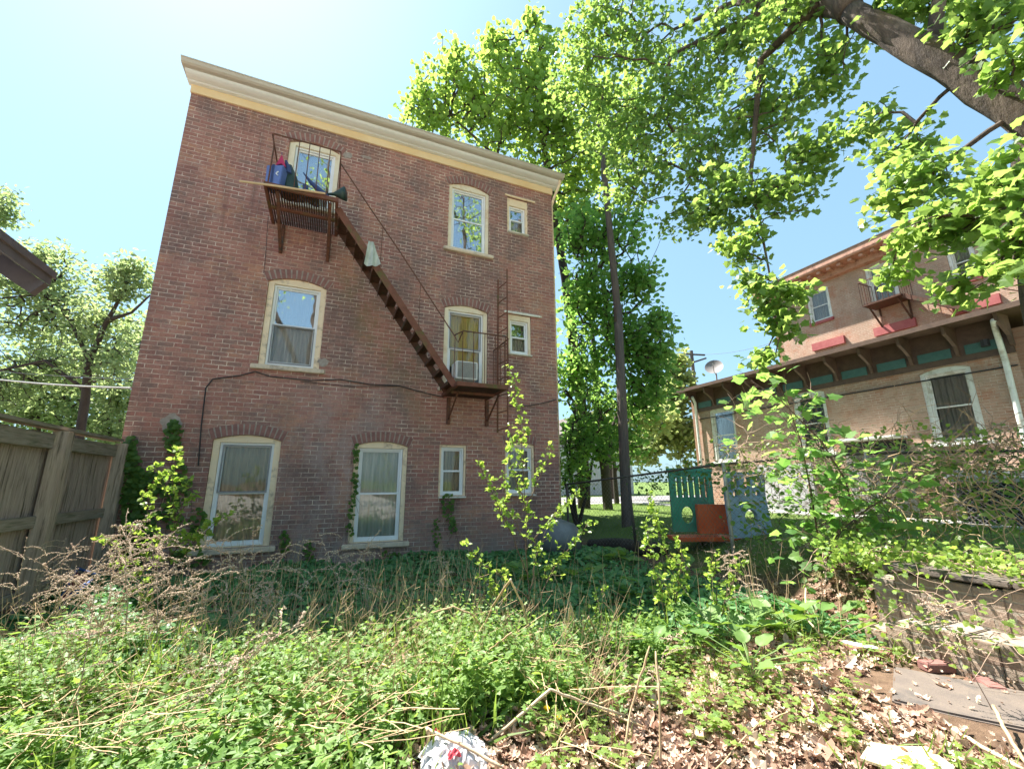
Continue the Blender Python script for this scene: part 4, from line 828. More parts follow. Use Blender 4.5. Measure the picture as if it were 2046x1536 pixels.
# near tree: thick limb entering at the upper right, crown hanging over the yard
A = PD(2080, 250, 4.2); B_ = PD(1860, 110, 4.9); C_ = PD(1700, 25, 5.7); D_ = PD(1560, 10, 7.2); E_ = PD(1400, 30, 9.0)
tb = np.array([7.4, 1.6, .45]); tmid = np.array([7.2, 1.7, 2.6])
nt_root = tree('shade_maple', 'near spreading maple with thick barked limb reaching in from the upper right', [[(*tb, .30), (*tmid, .27), (6.7, 1.5, 4.1, .22), (*A, .180), (*B_, .160), (*C_, .13)],
    [(*C_, .15), (*PD(1600, -60, 6.6), .11), (*PD(1450, -120, 8), .07)], [(*C_, .10), (*D_, .08), (*PD(1470, 5, 8.2), .06), (*PD(1345, 60, 9.6), .03)],
    [(*PD(1640, 5, 6.2), .08), (*PD(1520, 120, 7.2), .055), (*PD(1500, 350, 7), .03), (*PD(1540, 560, 6.3), .012)],
    [(*D_, .07), (*PD(1340, 110, 9.4), .05), (*PD(1320, 230, 9.6), .035), (*PD(1400, 330, 9), .02)],
    [(*tmid, .05), (*PD(2250, 260, 3.2), .035), (*PD(2000, 420, 3.6), .03)], [(*B_, .08), (*PD(1900, -150, 5), .05), (*PD(1980, -300, 4.6), .03)]],
  [bl(1190, 60, 10, 75, 75, 50), bl(1150, 150, 10, 55, 80, 34), bl(1280, 100, 10, 90, 90, 66), bl(1210, 240, 10, 70, 90, 46), bl(1300, 260, 9.6, 90, 90, 60), bl(1380, 170, 9, 100, 100, 60), bl(1400, 330, 8.4, 90, 80, 46),
   bl(1260, 370, 9, 60, 55, 26), bl(1370, 430, 8.4, 60, 35, 16), bl(1470, 80, 8, 90, 80, 50), bl(1520, 220, 7.4, 100, 90, 50), bl(1470, 390, 7, 70, 75, 34), bl(1560, 390, 6.6, 62, 55, 22), bl(1480, 490, 6.4, 50, 45, 16), bl(1420, 420, 7.4, 30, 55, 10),
   bl(1620, 300, 6.4, 55, 55, 20), bl(1640, 140, 6.4, 60, 80, 30), bl(1600, 30, 6.5, 90, 60, 30),
   bl(1530, 600, 5.6, 34, 50, 10), bl(1560, 650, 5.4, 26, 50, 8), bl(1500, 560, 5.8, 40, 30, 7), bl(1590, 580, 5.4, 36, 22, 5), bl(1520, 710, 5.4, 30, 26, 5),
   bl(1740, 250, 5.6, 40, 60, 9), bl(1800, 300, 5.2, 50, 60, 12), bl(1780, 390, 5, 50, 40, 12), bl(1850, 350, 4.6, 60, 60, 14), bl(1920, 430, 4.2, 80, 70, 18), bl(1840, 470, 4.4, 60, 45, 12), bl(1790, 540, 4.6, 30, 26, 4), bl(2010, 350, 3.6, 60, 80, 14), bl(2020, 520, 3.6, 50, 60, 9), bl(1930, 560, 4.0, 40, 40, 6), bl(2110, 420, 3.2, 80, 150, 16),
   bl(1780, 30, 5.4, 70, 50, 14), bl(1950, 60, 4.6, 90, 60, 20), bl(2030, 120, 4, 50, 50, 8), bl(1860, 20, 5.2, 60, 30, 10), bl(2100, 0, 4, 100, 100, 16),
   bl(1500, -120, 7.5, 260, 90, 70), bl(1900, -250, 5, 300, 150, 50), bl(1250, -80, 10, 120, 80, 40)],
  'l_near', .096, 19, MAPLE, bark='bark', cl=.27, seed=11, r0=.0042, hang=1.0, updir=.9, maxtwig=.03, minr=.0035)
# trees behind the viewer, seen only mirrored in the window panes
for x, y, h, sd_, lb in ((-1.5, -6.5, 20, 21, 'tall loose oak standing behind the viewer on the left'), (6.5, -6.0, 20, 22, 'tall loose oak standing behind the viewer on the right')):
    tree('oak_tree', lb, [[(x, y, 0, .34), (x+.2, y, h*.35, .27), (x+.1, y+.2, h*.65, .16), (x, y, h, .04)], [(x+.2, y, h*.35, .17), (x+1.8, y+.7, h*.6, .10), (x+2.6, y+1.0, h*.9, .03)], [(x+.2, y, h*.3, .17), (x-1.8, y+.5, h*.5, .10), (x-2.8, y+.4, h*.8, .03)], [(x+.1, y, h*.45, .12), (x+.8, y+1.6, h*.7, .07), (x+.9, y+1.9, h*.95, .02)]],
      [((x, y+.5, h*.88), (3.2, 2.4, 2.8), 46), ((x+2.2, y+.6, h*.72), (2.0, 1.8, 2.8), 26), ((x-2.2, y+.3, h*.60), (2.0, 1.8, 3.0), 24)], 'l_tall', .2, 14, RHOMB, cl=.8, seed=sd_, r0=.014)

# ------------------------------------------------------------------ saplings with fresh leaves
def sapling(name, label, stems, lsz=.042, dens=26, seed=1, lead=.35, r=.006, mat='l_sap', cat='sapling'):
    """stems: lists of (px,py,depth); leaves in small opposite tufts along each stem from fraction lead upward"""
    rr = np.random.default_rng(seed); base = PD(*stems[0][0]); root = thing(name, label, cat, (base[0], base[1], float(gh(base[0], base[1]))))
    tm = MB(); parts = []
    for st in stems:
        P = [PD(*p) for p in st]; Q = []
        for i in range(len(P)-1):
            n = 6
            for k in range(n): Q.append(P[i]+(P[i+1]-P[i])*k/n+rr.normal(size=3)*.006)
        Q.append(P[-1]); n = len(Q); tm.tube(Q, [r*(1-.75*i/(n-1)) for i in range(n)], 5)
        Qa = np.array(Q); seg = np.linalg.norm(np.diff(Qa, axis=0), axis=1); cum = np.concatenate([[0], np.cumsum(seg)]); L = cum[-1]
        s = lead*L
        while s < L:
            i = min(np.searchsorted(cum, s)-1, n-2); i = max(i, 0); t = (s-cum[i])/(seg[i]+1e-9); c = Qa[i]+(Qa[i+1]-Qa[i])*t
            tl = rr.uniform(.01, .12)*(1-.5*s/L); dr = rr.normal(size=3); dr[2] = abs(dr[2])*.6; dr /= np.linalg.norm(dr); e = c+dr*tl; tm.tube([c, e], .0016, 3, False)
            m = rr.integers(3, 7); ps = e+rr.normal(size=(m, 3))*.008; nr = rr.normal(size=(m, 3))*.7+[0, 0, .7]; tp = rr.normal(size=(m, 3))*.8+dr+[0, 0, .2]
            parts.append(batch(OVAL2, ps, rotmats(nr, tp), lsz*rr.uniform(.6, 1.2, m), rr.random(m))); s += rr.uniform(.35, 1.1)/dens
    tm.build('stems', M['twig'], root, True); leafobj('leaves', parts, M[mat], root); return root
OVAL2 = ([(0, 0, 0), (.30, .30, .06), (.34, .62, .05), (0, 1, -.05), (-.34, .62, .05), (-.30, .30, .06)], [(0, 1, 2), (0, 2, 3), (0, 3, 4), (0, 4, 5)])
sapling('sapling', 'tallest leafy sapling with bright yellow green leaves in front of the right ground floor windows',
  [[(1062, 1272, 3.9), (1055, 1150, 3.9), (1048, 1000, 3.95), (1042, 870, 4.0), (1016, 733, 4.0)], [(1055, 1150, 3.9), (1020, 1060, 3.9), (985, 990, 3.9), (955, 918, 3.9)], [(1060, 1200, 3.9), (1000, 1150, 3.85), (955, 1120, 3.8), (933, 1085, 3.8)],
   [(1050, 1100, 3.9), (1090, 1050, 3.95), (1130, 1010, 4), (1158, 985, 4)], [(1048, 1020, 3.9), (1075, 960, 3.9), (1092, 925, 3.95), (1090, 895, 4)], [(1050, 1080, 3.9), (1010, 1010, 4), (1005, 940, 4)], [(1062, 1230, 3.9), (1110, 1130, 3.8), (1150, 1080, 3.8), (1180, 1040, 3.8)], [(1045, 1000, 3.9), (1020, 930, 3.85), (1018, 850, 3.9)], [(1060, 1180, 3.9), (1075, 1100, 3.9), (1100, 1040, 3.9)], [(1058, 1210, 3.85), (985, 1190, 3.7), (965, 1150, 3.7)]], .044, 30, 1)
sapling('sapling', 'bushy yellow green sapling in front of the left ground floor window and fence corner',
  [[(320, 1262, 4.6), (335, 1150, 4.6), (350, 1030, 4.6), (345, 950, 4.6), (356, 893, 4.6)], [(338, 1140, 4.6), (305, 1060, 4.6), (285, 985, 4.6)], [(335, 1160, 4.6), (390, 1080, 4.5), (425, 1050, 4.5), (455, 1025, 4.5)], [(325, 1220, 4.6), (270, 1140, 4.5), (215, 1085, 4.5), (195, 1080, 4.5)], [(345, 1060, 4.6), (375, 1000, 4.6), (380, 960, 4.6)], [(330, 1180, 4.6), (300, 1110, 4.5), (250, 1050, 4.5)], [(325, 1240, 4.6), (290, 1190, 4.5), (255, 1150, 4.4), (230, 1130, 4.4)], [(340, 1110, 4.6), (370, 1070, 4.5), (400, 1075, 4.5)], [(345, 1000, 4.6), (320, 960, 4.6), (312, 930, 4.6)]], .058, 24, 2)
sapling('sapling', 'slender leafy shoot standing before the green toy panel', [[(1352, 1268, 4.1), (1345, 1150, 4.1), (1318, 1060, 4.1), (1292, 990, 4.1)], [(1350, 1200, 4.1), (1360, 1130, 4.1), (1352, 1080, 4.1)]], .046, 34, 3, .15)
sapling('sapling', 'short leafy shoot just left of the slender one before the toys', [[(1330, 1240, 3.9), (1318, 1170, 3.9), (1300, 1110, 3.9), (1290, 1050, 3.9)]], .044, 30, 4, .15)
sapling('sapling', 'leafy shoot standing in the broad leaves before the red toy panel', [[(1440, 1270, 4.0), (1432, 1190, 4.0), (1425, 1130, 4.0), (1422, 1095, 4)], [(1440, 1230, 4.0), (1465, 1160, 4), (1480, 1120, 4)]], .046, 30, 5, .2)
sapling('sapling', 'thin twig of pale leaves over the shaded ground left of centre ivy', [[(1175, 1280, 3.6), (1190, 1230, 3.6), (1205, 1170, 3.6)]], .03, 30, 6, .2)

# young maple suckers in front of the chain link fence at right (larger drooping leaves)
def maplet(label, pts, n, sz, seed, spread=.18, mat='l_mid', name='maple_sucker', trunkw=.012):
    rr = np.random.default_rng(seed); P = [PD(*p) for p in pts]; root = thing(name, label, 'young tree', (P[0][0], P[0][1], 0)); tm = MB(); tm.tube(P, [trunkw*(1-.7*i/(len(P)-1)) for i in range(len(P))], 6)
    pos = []; 
    for _ in range(n):
        i = rr.integers(1, len(P)); t = rr.random(); c = P[i-1]+(P[i]-P[i-1])*t; o = rr.normal(size=3)*spread; e = c+o; tm.tube([c, c+o*.5+[0, 0, .03], e], .0025, 3, False); pos.append(e)
    pos = np.array(pos); nn = len(pos); pos = np.repeat(pos, 2, 0)+rr.normal(size=(nn*2, 3))*.03; nr = rr.normal(size=(nn*2, 3))*.5+[0, 0, 1]; tp = rr.normal(size=(nn*2, 3)); tp[:, 2] -= .6
    tm.build('stems', M['twig'], root, True); leafobj('leaves', [batch(MAPLE, pos, rotmats(nr, tp), sz*rr.uniform(.6, 1.2, nn*2), rr.random(nn*2))], M[mat], root)
maplet('young maple with broad drooping leaves beside the chain link post at right', [(1640, 1110, 5.2), (1620, 980, 5.1), (1600, 880, 5.0), (1570, 800, 4.9)], 105, .13, 31, .28)
maplet('leafy maple sucker arching toward the wing windows', [(1720, 1090, 5.0), (1690, 960, 4.9), (1640, 880, 4.7), (1560, 800, 4.6), (1500, 760, 4.6)], 42, .12, 32, .24, 'l_mid')
maplet('low maple seedling clump at the foot of the vine covered fence', [(1650, 1120, 4.9), (1680, 1060, 4.8), (1740, 1010, 4.7), (1800, 985, 4.7)], 150, .12, 33, .30, 'l_mid')

# ------------------------------------------------------------------ chain link fence with vines
cf = thing('chain_link_fence', 'sagging chain link fence on leaning posts overgrown with vines on its right half', 'fence', (5.3, 4.6, .3))
FP = [np.array([4.95, 8.55, .05]), np.array([5.45, 6.9, .2]), np.array([5.35, 4.65, .35]), np.array([6.70, 3.45, .46]), np.array([8.2, 2.4, .46])]
FH = 1.30
rail = []
for i, p in enumerate(FP):
    lean = np.array([-.05, .03, 0])*((i % 2)*1.2); b = MB(); b.tube([p-[0, 0, .15], p+lean+[0, 0, FH+.02]], .026, 8); b.build('post', M['galvpost' if i in (2, 3) else 'darkrail'], cf, True); rail.append(p+lean+[0, 0, FH])
b = MB(); b.tube(rail, .020, 6); b.build('top_rail', M['darkrail'], cf, True)
b = MB()
for i in range(len(FP)-1):
    p, q = FP[i]+[0, 0, .04], FP[i+1]+[0, 0, .04]; L = np.linalg.norm(q-p); dv = (q-p)/L; n = int(L/.085)
    for s in (1, -1):
        for k in range(-int(FH/.085), n+1):
            u0 = k*.085; v0 = 0.; u1 = u0+FH; v1 = FH
            if s < 0: u0, u1 = L-u0, L-u1
            # clip to [0,L]
            a0, b0, a1, b1 = u0, v0, u1, v1
            def clip(a, bb, c, d):
                if a < 0: bb = bb+(d-bb)*(0-a)/(c-a); a = 0
                if a > L: bb = bb+(d-bb)*(L-a)/(c-a); a = L
                return a, bb
            if max(u0, u1) <= 0.01 or min(u0, u1) >= L-.01: continue
            c0 = clip(a0, b0, a1, b1); c1 = clip(a1, b1, a0, b0)
            b.tube([p+dv*c0[0]+np.array([0, 0, c0[1]]), p+dv*c1[0]+np.array([0, 0, c1[1]])], .0017, 3, False)
b.build('chain_mesh', M['galv'], cf)
# vines: tangled dry stems plus leaves over the right half, and the tumbling vine on the garden wall
def tangle(name, label, pts_fn, n, r, L, mat, lm=None, nl=0, lsz=.05, seed=1, cat='vine', lt=None):
    rr = np.random.default_rng(seed); o0 = pts_fn(rr); root = thing(name, label, cat, (o0[0], o0[1], 0)); tm = MB()
    for _ in range(n):
        p = pts_fn(rr); d = rr.normal(size=3); d /= np.linalg.norm(d); Q = [p]; st = L*rr.uniform(.5, 1.3)/7
        for k in range(7): d = d+rr.normal(size=3)*.45; d[2] -= .08; d /= np.linalg.norm(d); Q.append(Q[-1]+d*st)
        tm.tube(Q, [r*rr.uniform(.6, 1.3)*(1-.09*i) for i in range(8)], 4, False)
    tm.build('stems', M[mat], root)
    if nl:
        pos = np.array([pts_fn(rr) for _ in range(nl)])+rr.normal(size=(nl, 3))*.07; nr = rr.normal(size=(nl, 3))*.6+[-.3, -.3, .8]; tp = rr.normal(size=(nl, 3)); tp[:, 2] -= .3
        leafobj('leaves', [batch(lt or ROUND, pos, rotmats(nr, tp), lsz*rr.uniform(.5, 1.2, nl), rr.random(nl))], M[lm], root)
    return root
def onfence(i0, i1, z0, z1, th=.12):
    def f(rr):
        i = rr.integers(i0, i1); t = rr.random(); p = FP[i]+(FP[i+1]-FP[i])*t; return p+np.array([rr.normal()*th, rr.normal()*th, rr.uniform(z0, z1)])
    return f
tangle('fence_vine', 'tangled bare brown vines heaped along the top of the chain link fence', onfence(2, 4, 1.0, 1.62, .14), 260, .006, .8, 'weedstem', 'l_vine', 900, .055, 41)
tangle('fence_vine', 'green leafy vine climbing the lower chain link mesh at right', onfence(2, 4, .2, 1.3, .14), 120, .004, .7, 'twig', 'l_mid', 1500, .06, 42)
tangle('fence_vine', 'sparse creeper hanging on the fence rail above the toys', onfence(1, 2, 1.0, 1.38, .06), 30, .004, .5, 'twig', 'l_ivy', 260, .05, 43)
tangle('bramble', 'loose dry bramble canes arching over the fence at the right edge', lambda rr: np.array([rr.uniform(6.2, 7.8), rr.uniform(2.2, 3.4), rr.uniform(.6, 1.9)]), 120, .006, .9, 'straw', 'l_vine', 420, .06, 44, 'bramble')

# ------------------------------------------------------------------ plastic toys behind the fence
tc = np.array([6.5, 6.55]); tz = float(gh(6.5, 6.5))-.02
def toy_plate(name, par, p0, p1, z0, h, thick, holes, mat, top=None, skew=0):
    """upright panel from ground point p0 to p1 (xy); holes and outline in (u,v) with u 0..1, v 0..1"""
    p0, p1 = np.array(p0, float), np.array(p1, float); L = np.linalg.norm(p1-p0); d = (p1-p0)/L; nrm = np.array([d[1], -d[0]])
    out = top or [(0, 0), (1, 0), (1, 1), (0, 1)]
    o = plate(name, [(u*L, v*h) for u, v in out], [[(u*L, v*h) for u, v in hh] for hh in holes], -thick/2, thick/2, 'y', M[mat], None)
    me = o.data; V = np.empty(len(me.vertices)*3, np.float32); me.vertices.foreach_get('co', V); V = V.reshape(-1, 3)
    W = np.stack([p0[0]+d[0]*V[:, 0]+nrm[0]*-V[:, 1], p0[1]+d[1]*V[:, 0]+nrm[1]*-V[:, 1], z0+V[:, 2]], 1); me.vertices.foreach_set('co', W.astype(np.float32).ravel()); me.update()
    if par is not None: o.parent = par; o.matrix_parent_inverse = Matrix.Translation(par.location).inverted()
    return o
dT = 7.9
gA, gB = PD(1345, 1062, dT), PD(1432, 1062, dT); zt_ = PD(1345, 940, dT)[2]; zb_ = gA[2]
gp = thing('playhouse_side', 'green plastic playhouse panel with vertical slots and a round hole', 'toy', (gA[0], gA[1], zb_))
slots = [rect(.14+i*.135, .14+i*.135+.055, .56, .90) for i in range(6)]
toy_plate('panel', gp, gA[:2], gB[:2], zb_, zt_-zb_, .06, slots+[ell(.36, .27, .14, .14, 20)], 'plgreen')
toy_plate('top_beam', gp, gA[:2]-np.array([.03, 0]), gB[:2]+np.array([.02, 0]), zt_-.02, .07, .10, [], 'plgreen')
rA, rB = PD(1396, 1065, dT-.25), PD(1458, 1068, dT-.3); rz = PD(1396, 1008, dT-.25)[2]
rp = thing('play_block', 'orange red plastic toy panel on a flat red base before the green one', 'toy', (rA[0], rA[1], rA[2]))
toy_plate('panel', rp, rA[:2], rB[:2], rA[2], rz-rA[2], .12, [], 'plred')
b0 = PD(1352, 1080, dT-.5); b1 = PD(1545, 1080, dT-.5); b = MB(); sg = (b1-b0)[:2]; sg /= np.linalg.norm(sg); nn_ = np.array([-sg[1], sg[0]])
q = [b0[:2], b1[:2], b1[:2]+nn_*.5, b0[:2]+nn_*.5]; b.prism([tuple(x) for x in q], 'z', b0[2]-.02, b0[2]+.05); b.build('base', M['plred'], rp, bevel=.015)
uA, uB = PD(1462, 1075, dT-.7), PD(1542, 1070, dT-.4); uz = PD(1462, 942, dT-.7)[2]
bp_ = thing('playhouse_side', 'blue plastic playhouse panel with rows of oval holes', 'toy', (uA[0], uA[1], uA[2]))
toy_plate('panel', bp_, uA[:2], uB[:2], uA[2], uz-uA[2], .08, [ell(.22+.28*i, .84, .085, .10) for i in range(3)]+[ell(.18+.28*i, .66, .07, .045) for i in range(3)]+[ell(.5, .30, .16, .12)], 'plblue', top=[(0, 0), (1, 0), (.93, .62), (.97, 1), (.05, 1), (.08, .70), (-.04, .69)])

# grey tub by the house corner
p = PZ(1110, 1100, .05); p = np.array([4.15, 7.55, 0.0]); b = MB()
prof = [(.0, .42), (.28, .0), (.33, .12), (.34, .3)]
b.tube([p+[0, 0, 0], p+[.0, 0, .18], p+[.02, 0, .2], p+[.03, .0, .48], p+[.03, 0, .62], p+[.03, 0, .70]], [.34, .37, .42, .40, .28, .05], 22); tag(b.build('garden_tub', M['grey'], None, True), 'overturned dark grey plastic tub at the foot of the house corner', 'tub')
# rotten log by the pole
b = MB(); q0, q1 = PZ(1180, 1085, .12), PZ(1330, 1095, .2); b.tube([q0+(q1-q0)*t+rng.normal(size=3)*.03 for t in np.linspace(0, 1, 9)], [.10, .13, .14, .13, .15, .13, .12, .11, .07], 9); tag(b.build('fallen_log', M['barkfar'], None, True), 'dark rotten log lying at the foot of the chain link fence near the pole', 'log')

# ------------------------------------------------------------------ broken garden wall and slab at the right
gw = thing('garden_wall', 'low crumbling brick retaining wall under creepers at the right', 'wall', (4.6, 2, 0))
def stepped(x0, x1, y0, y1, zf):
    b = MB(); n = 14
    for i in range(n):
        ya, yb = y0+(y1-y0)*i/n, y0+(y1-y0)*(i+1)/n; b.box(x0-random.uniform(0, .012), x1, ya, yb-.001, -.25, zf((ya+yb)/2)+random.uniform(-.015, .01))
    return b
stepped(4.38, 4.748, .2, 2.55, lambda y: .30-.16*max(0, (y-2.2)/.35)).build('lower_course', M['brick3'], gw, bevel=.006)
stepped(4.75, 5.05, .2, 2.62, lambda y: .60-.10*max(0, (y-2.35)/.3)).build('wall', M['brick3'], gw, bevel=.006)
b = MB()
y = .2
while y < 2.4: L = random.uniform(.28, .45); b.box(4.70, 5.07, y, min(y+L-.012, 2.5), .612+random.uniform(0, .01), .655+random.uniform(0, .012)); y += L
b.build('coping', M['concrete'], gw, bevel=.01)
b = MB(); y = 2.55
for bi, (x, y, z, a) in enumerate(((4.22, 2.35, .05, .3), (4.3, 2.05, .05, -.4), (4.25, 1.75, .04, .8), (4.12, 2.52, .05, 1.2), (4.30, 1.5, .05, .2))):
    c, s_ = math.cos(a), math.sin(a); b2 = MB(); 
    V = [(x+c*i*.1-s_*j*.05, y+s_*i*.1+c*j*.05, z+k*.03) for i in (-1, 1) for j in (-1, 1) for k in (-1, 1)]
    b2.add(V, [(0, 1, 3, 2), (4, 6, 7, 5), (0, 4, 5, 1), (2, 3, 7, 6), (0, 2, 6, 4), (1, 5, 7, 3)]); ob = b2.build('loose_brick', M['archbrick'], None, bevel=.006); tag(ob, ('second loose brick from the left at the foot of the low wall', 'third loose brick from the left at the foot of the low wall', 'fourth loose brick from the left, behind the slab', 'leftmost loose brick at the foot of the low wall', 'rightmost loose brick, behind the slab')[bi], 'brick', 'loose bricks by the garden wall')
sb = MB(); sb.prism([(3.38, 1.88), (3.50, 1.65), (3.72, 1.33), (3.95, 1.0), (4.5, .95), (4.36, 1.5), (3.98, 2.16)], 'z', -.05, .062); tag(sb.build('stone_slab', M['concrete'], None, bevel=.012), 'flat brown concrete slab half buried in leaves at the lower right', 'slab')
tangle('wall_creeper', 'yellow green creeper spilling over the top of the crumbling brick wall', lambda rr: np.array([rr.uniform(4.65, 5.5), rr.uniform(.4, 3.1), .66+rr.uniform(0, .12)]), 80, .004, .5, 'weedstem', 'l_sap', 2200, .05, 51, 'creeper', MAPLE)
tangle('wall_creeper', 'thin creeper stems trailing down the face of the crumbling brick wall', lambda rr: np.array([rr.uniform(4.28, 4.4), rr.uniform(.8, 2.5), rr.uniform(.05, .6)]), 60, .003, .6, 'weedstem', 'l_vine', 420, .04, 52, 'creeper', MAPLE)

# ------------------------------------------------------------------ creeper on the house wall
def wallivy(label, pts, n, sz, seed):
    rr = np.random.default_rng(seed); root = thing('ivy', label, 'ivy', tuple(PY(pts[0][0], pts[0][1], 8.45))); P = []
    for x, y, rx, ry, k in pts:
        a = rr.random(int(n*k))*6.28; r = np.sqrt(rr.random(int(n*k))); 
        for q in range(len(a)): P.append(PY(x+rx*r[q]*math.cos(a[q]), y+ry*r[q]*math.sin(a[q]), 8.46-rr.uniform(0, .06)))
    P = np.array(P); m = len(P); nr = rr.normal(size=(m, 3))*.35+[0, -1, .5]; tp = rr.normal(size=(m, 3))*.5+[0, 0, -1]
    b = MB()
    for i in range(0, m, 9): b.tube([P[i]*[1, 0, 1]+[0, 8.49, 0], P[i]*[1, 0, 1]+[rr.normal()*.05, 8.488, -.18], P[i]*[1, 0, 1]+[rr.normal()*.09, 8.49, -.36]], .003, 3, False)
    b.build('stems', M['twig'], root); leafobj('leaves', [batch(ROUND, P, rotmats(nr, tp), sz*rr.uniform(.5, 1.2, m), rr.random(m))], M['l_ivy'], root)
wallivy('dense green ivy column on the house wall beside the wooden fence', [(268, 1000, 22, 100, 1.2), (262, 900, 8, 30, .25), (262, 1090, 25, 40, .5), (305, 960, 20, 22, .15), (290, 1060, 20, 50, .3)], 300, .085, 61)
wallivy('ivy patches left of the left ground floor window', [(347, 868, 16, 32, .4), (360, 960, 20, 40, .3), (340, 1010, 25, 40, .3), (395, 1040, 16, 30, .15), (380, 1110, 40, 20, .25)], 230, .075, 62)
wallivy('thin ivy strand up the left side of the middle ground floor window', [(712, 900, 5, 25, .2), (710, 960, 6, 30, .25), (704, 1010, 8, 25, .15), (700, 1050, 8, 25, .12)], 150, .06, 63)
wallivy('ivy below the small square ground floor window', [(895, 1010, 12, 30, .3), (905, 1050, 8, 20, .15), (568, 1080, 10, 22, .15), (872, 1060, 8, 30, .12), (620, 1100, 12, 25, .15), (780, 1105, 20, 10, .12)], 200, .06, 64)

# ------------------------------------------------------------------ far street side
fh = thing('far_house', 'pinkish brick house across the street seen through the leaves', 'house', (13, 34, 0))
b = MB(); b.box(6, 16.5, 34, 42, 0, 5.6); b.build('wall', M['housepink'], fh)
b = MB(); b.prism([(5.6, 5.6), (16.9, 5.6), (11.2, 8.2)], 'y', 33.6, 42.4); b.build('roof', M['shingle'], fh)
b = MB()
for x in (7.5, 10.2, 12.8, 15.1): b = MB(); b.box(x-.5, x+.5, 33.94, 33.995, 1.2, 2.9); b.build('window', M['housewhite'], fh)
fh = thing('far_house', 'white clapboard house across the street right of the pinkish one', 'house', (21, 34, 0))
b = MB(); b.box(18.5, 27, 34, 42, 0, 5.0); b.build('wall', M['housewhite'], fh)
b = MB(); b.prism([(18, 5), (27.5, 5), (22.7, 8)], 'y', 33.6, 42.4); b.build('roof', M['shingle'], fh)
b = MB()
for x in (20, 22.5, 25): b = MB(); b.box(x-.5, x+.5, 33.94, 33.995, 1.2, 2.9); b.build('window', M['curtaingrey'], fh)

# ------------------------------------------------------------------ ground cover
def inshade(x, y): # where the house's shadow lies is decided by the light; this only keeps plants off the hard things
    return (x > 3.35) & (x < 4.7) & (y > .9) & (y < 2.2)
def scatter(n, x0, x1, y0, y1, keep):
    X = rng.uniform(x0, x1, n); Y = rng.uniform(y0, y1, n); k = keep(X, Y); return X[k], Y[k]
def fwd(X, Y): return X*math.sin(YAW)+Y*math.cos(YAW)
def lat(X, Y): return X*math.cos(YAW)-Y*math.sin(YAW)
# noise for clumping
def cl(X, Y, s=1., p=0): return .5+.25*(np.sin(X*2.3*s+p)+np.sin(Y*1.9*s+1.3*p))+.25*np.sin((X+Y)*3.7*s+p*2)*np.cos((X-Y)*2.9*s)
def bound(X): # front edge of the tall weeds
    return 4.25+.25*np.sin(X*2.2)+.15*np.sin(X*5.1)-np.clip(X-.8, 0, 9)*.42
def weeds():
    X, Y = scatter(32000, -3.6, 3.2, .6, 5.6, lambda x, y: (y < bound(x)+.35*(x < -1)) & (np.hypot(x-.70, y-2.22) > .34) & (fwd(x, y) > 1.25) & (lat(x, y) < np.minimum(-2.62+.95*fwd(x, y)+.25*np.sin(y*6+x*3), 1.3)+.5*(rng.random(len(x)) < .12)) & (x > -2.95) & (rng.random(len(x)) < .10+1.0*np.clip(cl(x, y, 2.1, 2), 0, 1)) & (rng.random(len(x)) < np.clip(2.2/fwd(x, y), .3, 1)))
    n = len(X); H = .07+.26*np.clip(cl(X, Y, 2.3, 4), 0, 1)+.09*rng.random(n); H *= np.clip((bound(X)+.45-Y)/.5, .45, 1)
    lean = rng.normal(size=(n, 2))*.25; parts = []; st = []
    Z = gh(X, Y)
    for k in range(9):
        t = (k+1.2)/9.5; a = k*2.4+rng.random(n)*.6+X*40; hz = Z+H*t; px = X+lean[:, 0]*H*t; py = Y+lean[:, 1]*H*t
        pos = np.stack([px, py, hz], 1); out = np.stack([np.cos(a), np.sin(a), .35+.9*t-rng.random(n)*.5], 1); nr = np.stack([-np.cos(a)*.5, -np.sin(a)*.5, np.ones(n)], 1)+rng.normal(size=(n, 3))*.25
        parts.append(batch(WEED, pos, rotmats(nr, out), (.066-.028*t)*rng.uniform(.5, 1.45, n), np.clip(.35*rng.random(n)+.35*t+.45*(cl(X, Y, 1.1, 6)-.2), 0, 1)))
    m = cl(X, Y, 1.9, 9) > .58; X2, Y2 = X[m][::3], Y[m][::3]; n2 = len(X2); H2 = rng.uniform(.22, .42, n2)
    for k in range(12):
        t = (k+1.5)/12; a = k*2.4+X2*31; pos = np.stack([X2+.06*t*np.sin(X2*40), Y2+.06*t*np.cos(Y2*33), gh(X2, Y2)+H2*t], 1); out = np.stack([np.cos(a), np.sin(a), .2+.8*t+0*a], 1)
        parts.append(batch(OVAL, pos, rotmats(rng.normal(size=(n2, 3))*.25+[0, 0, 1], out), (.085-.04*t)*rng.uniform(.7, 1.3, n2), np.clip(.4+.6*rng.random(n2), 0, 1)))
    o = leafobj('weed_carpet', parts, M['l_weed']); tag(o, 'knee high bright green weeds with toothed leaves across the lower left', 'weeds', kind='stuff')
weeds()
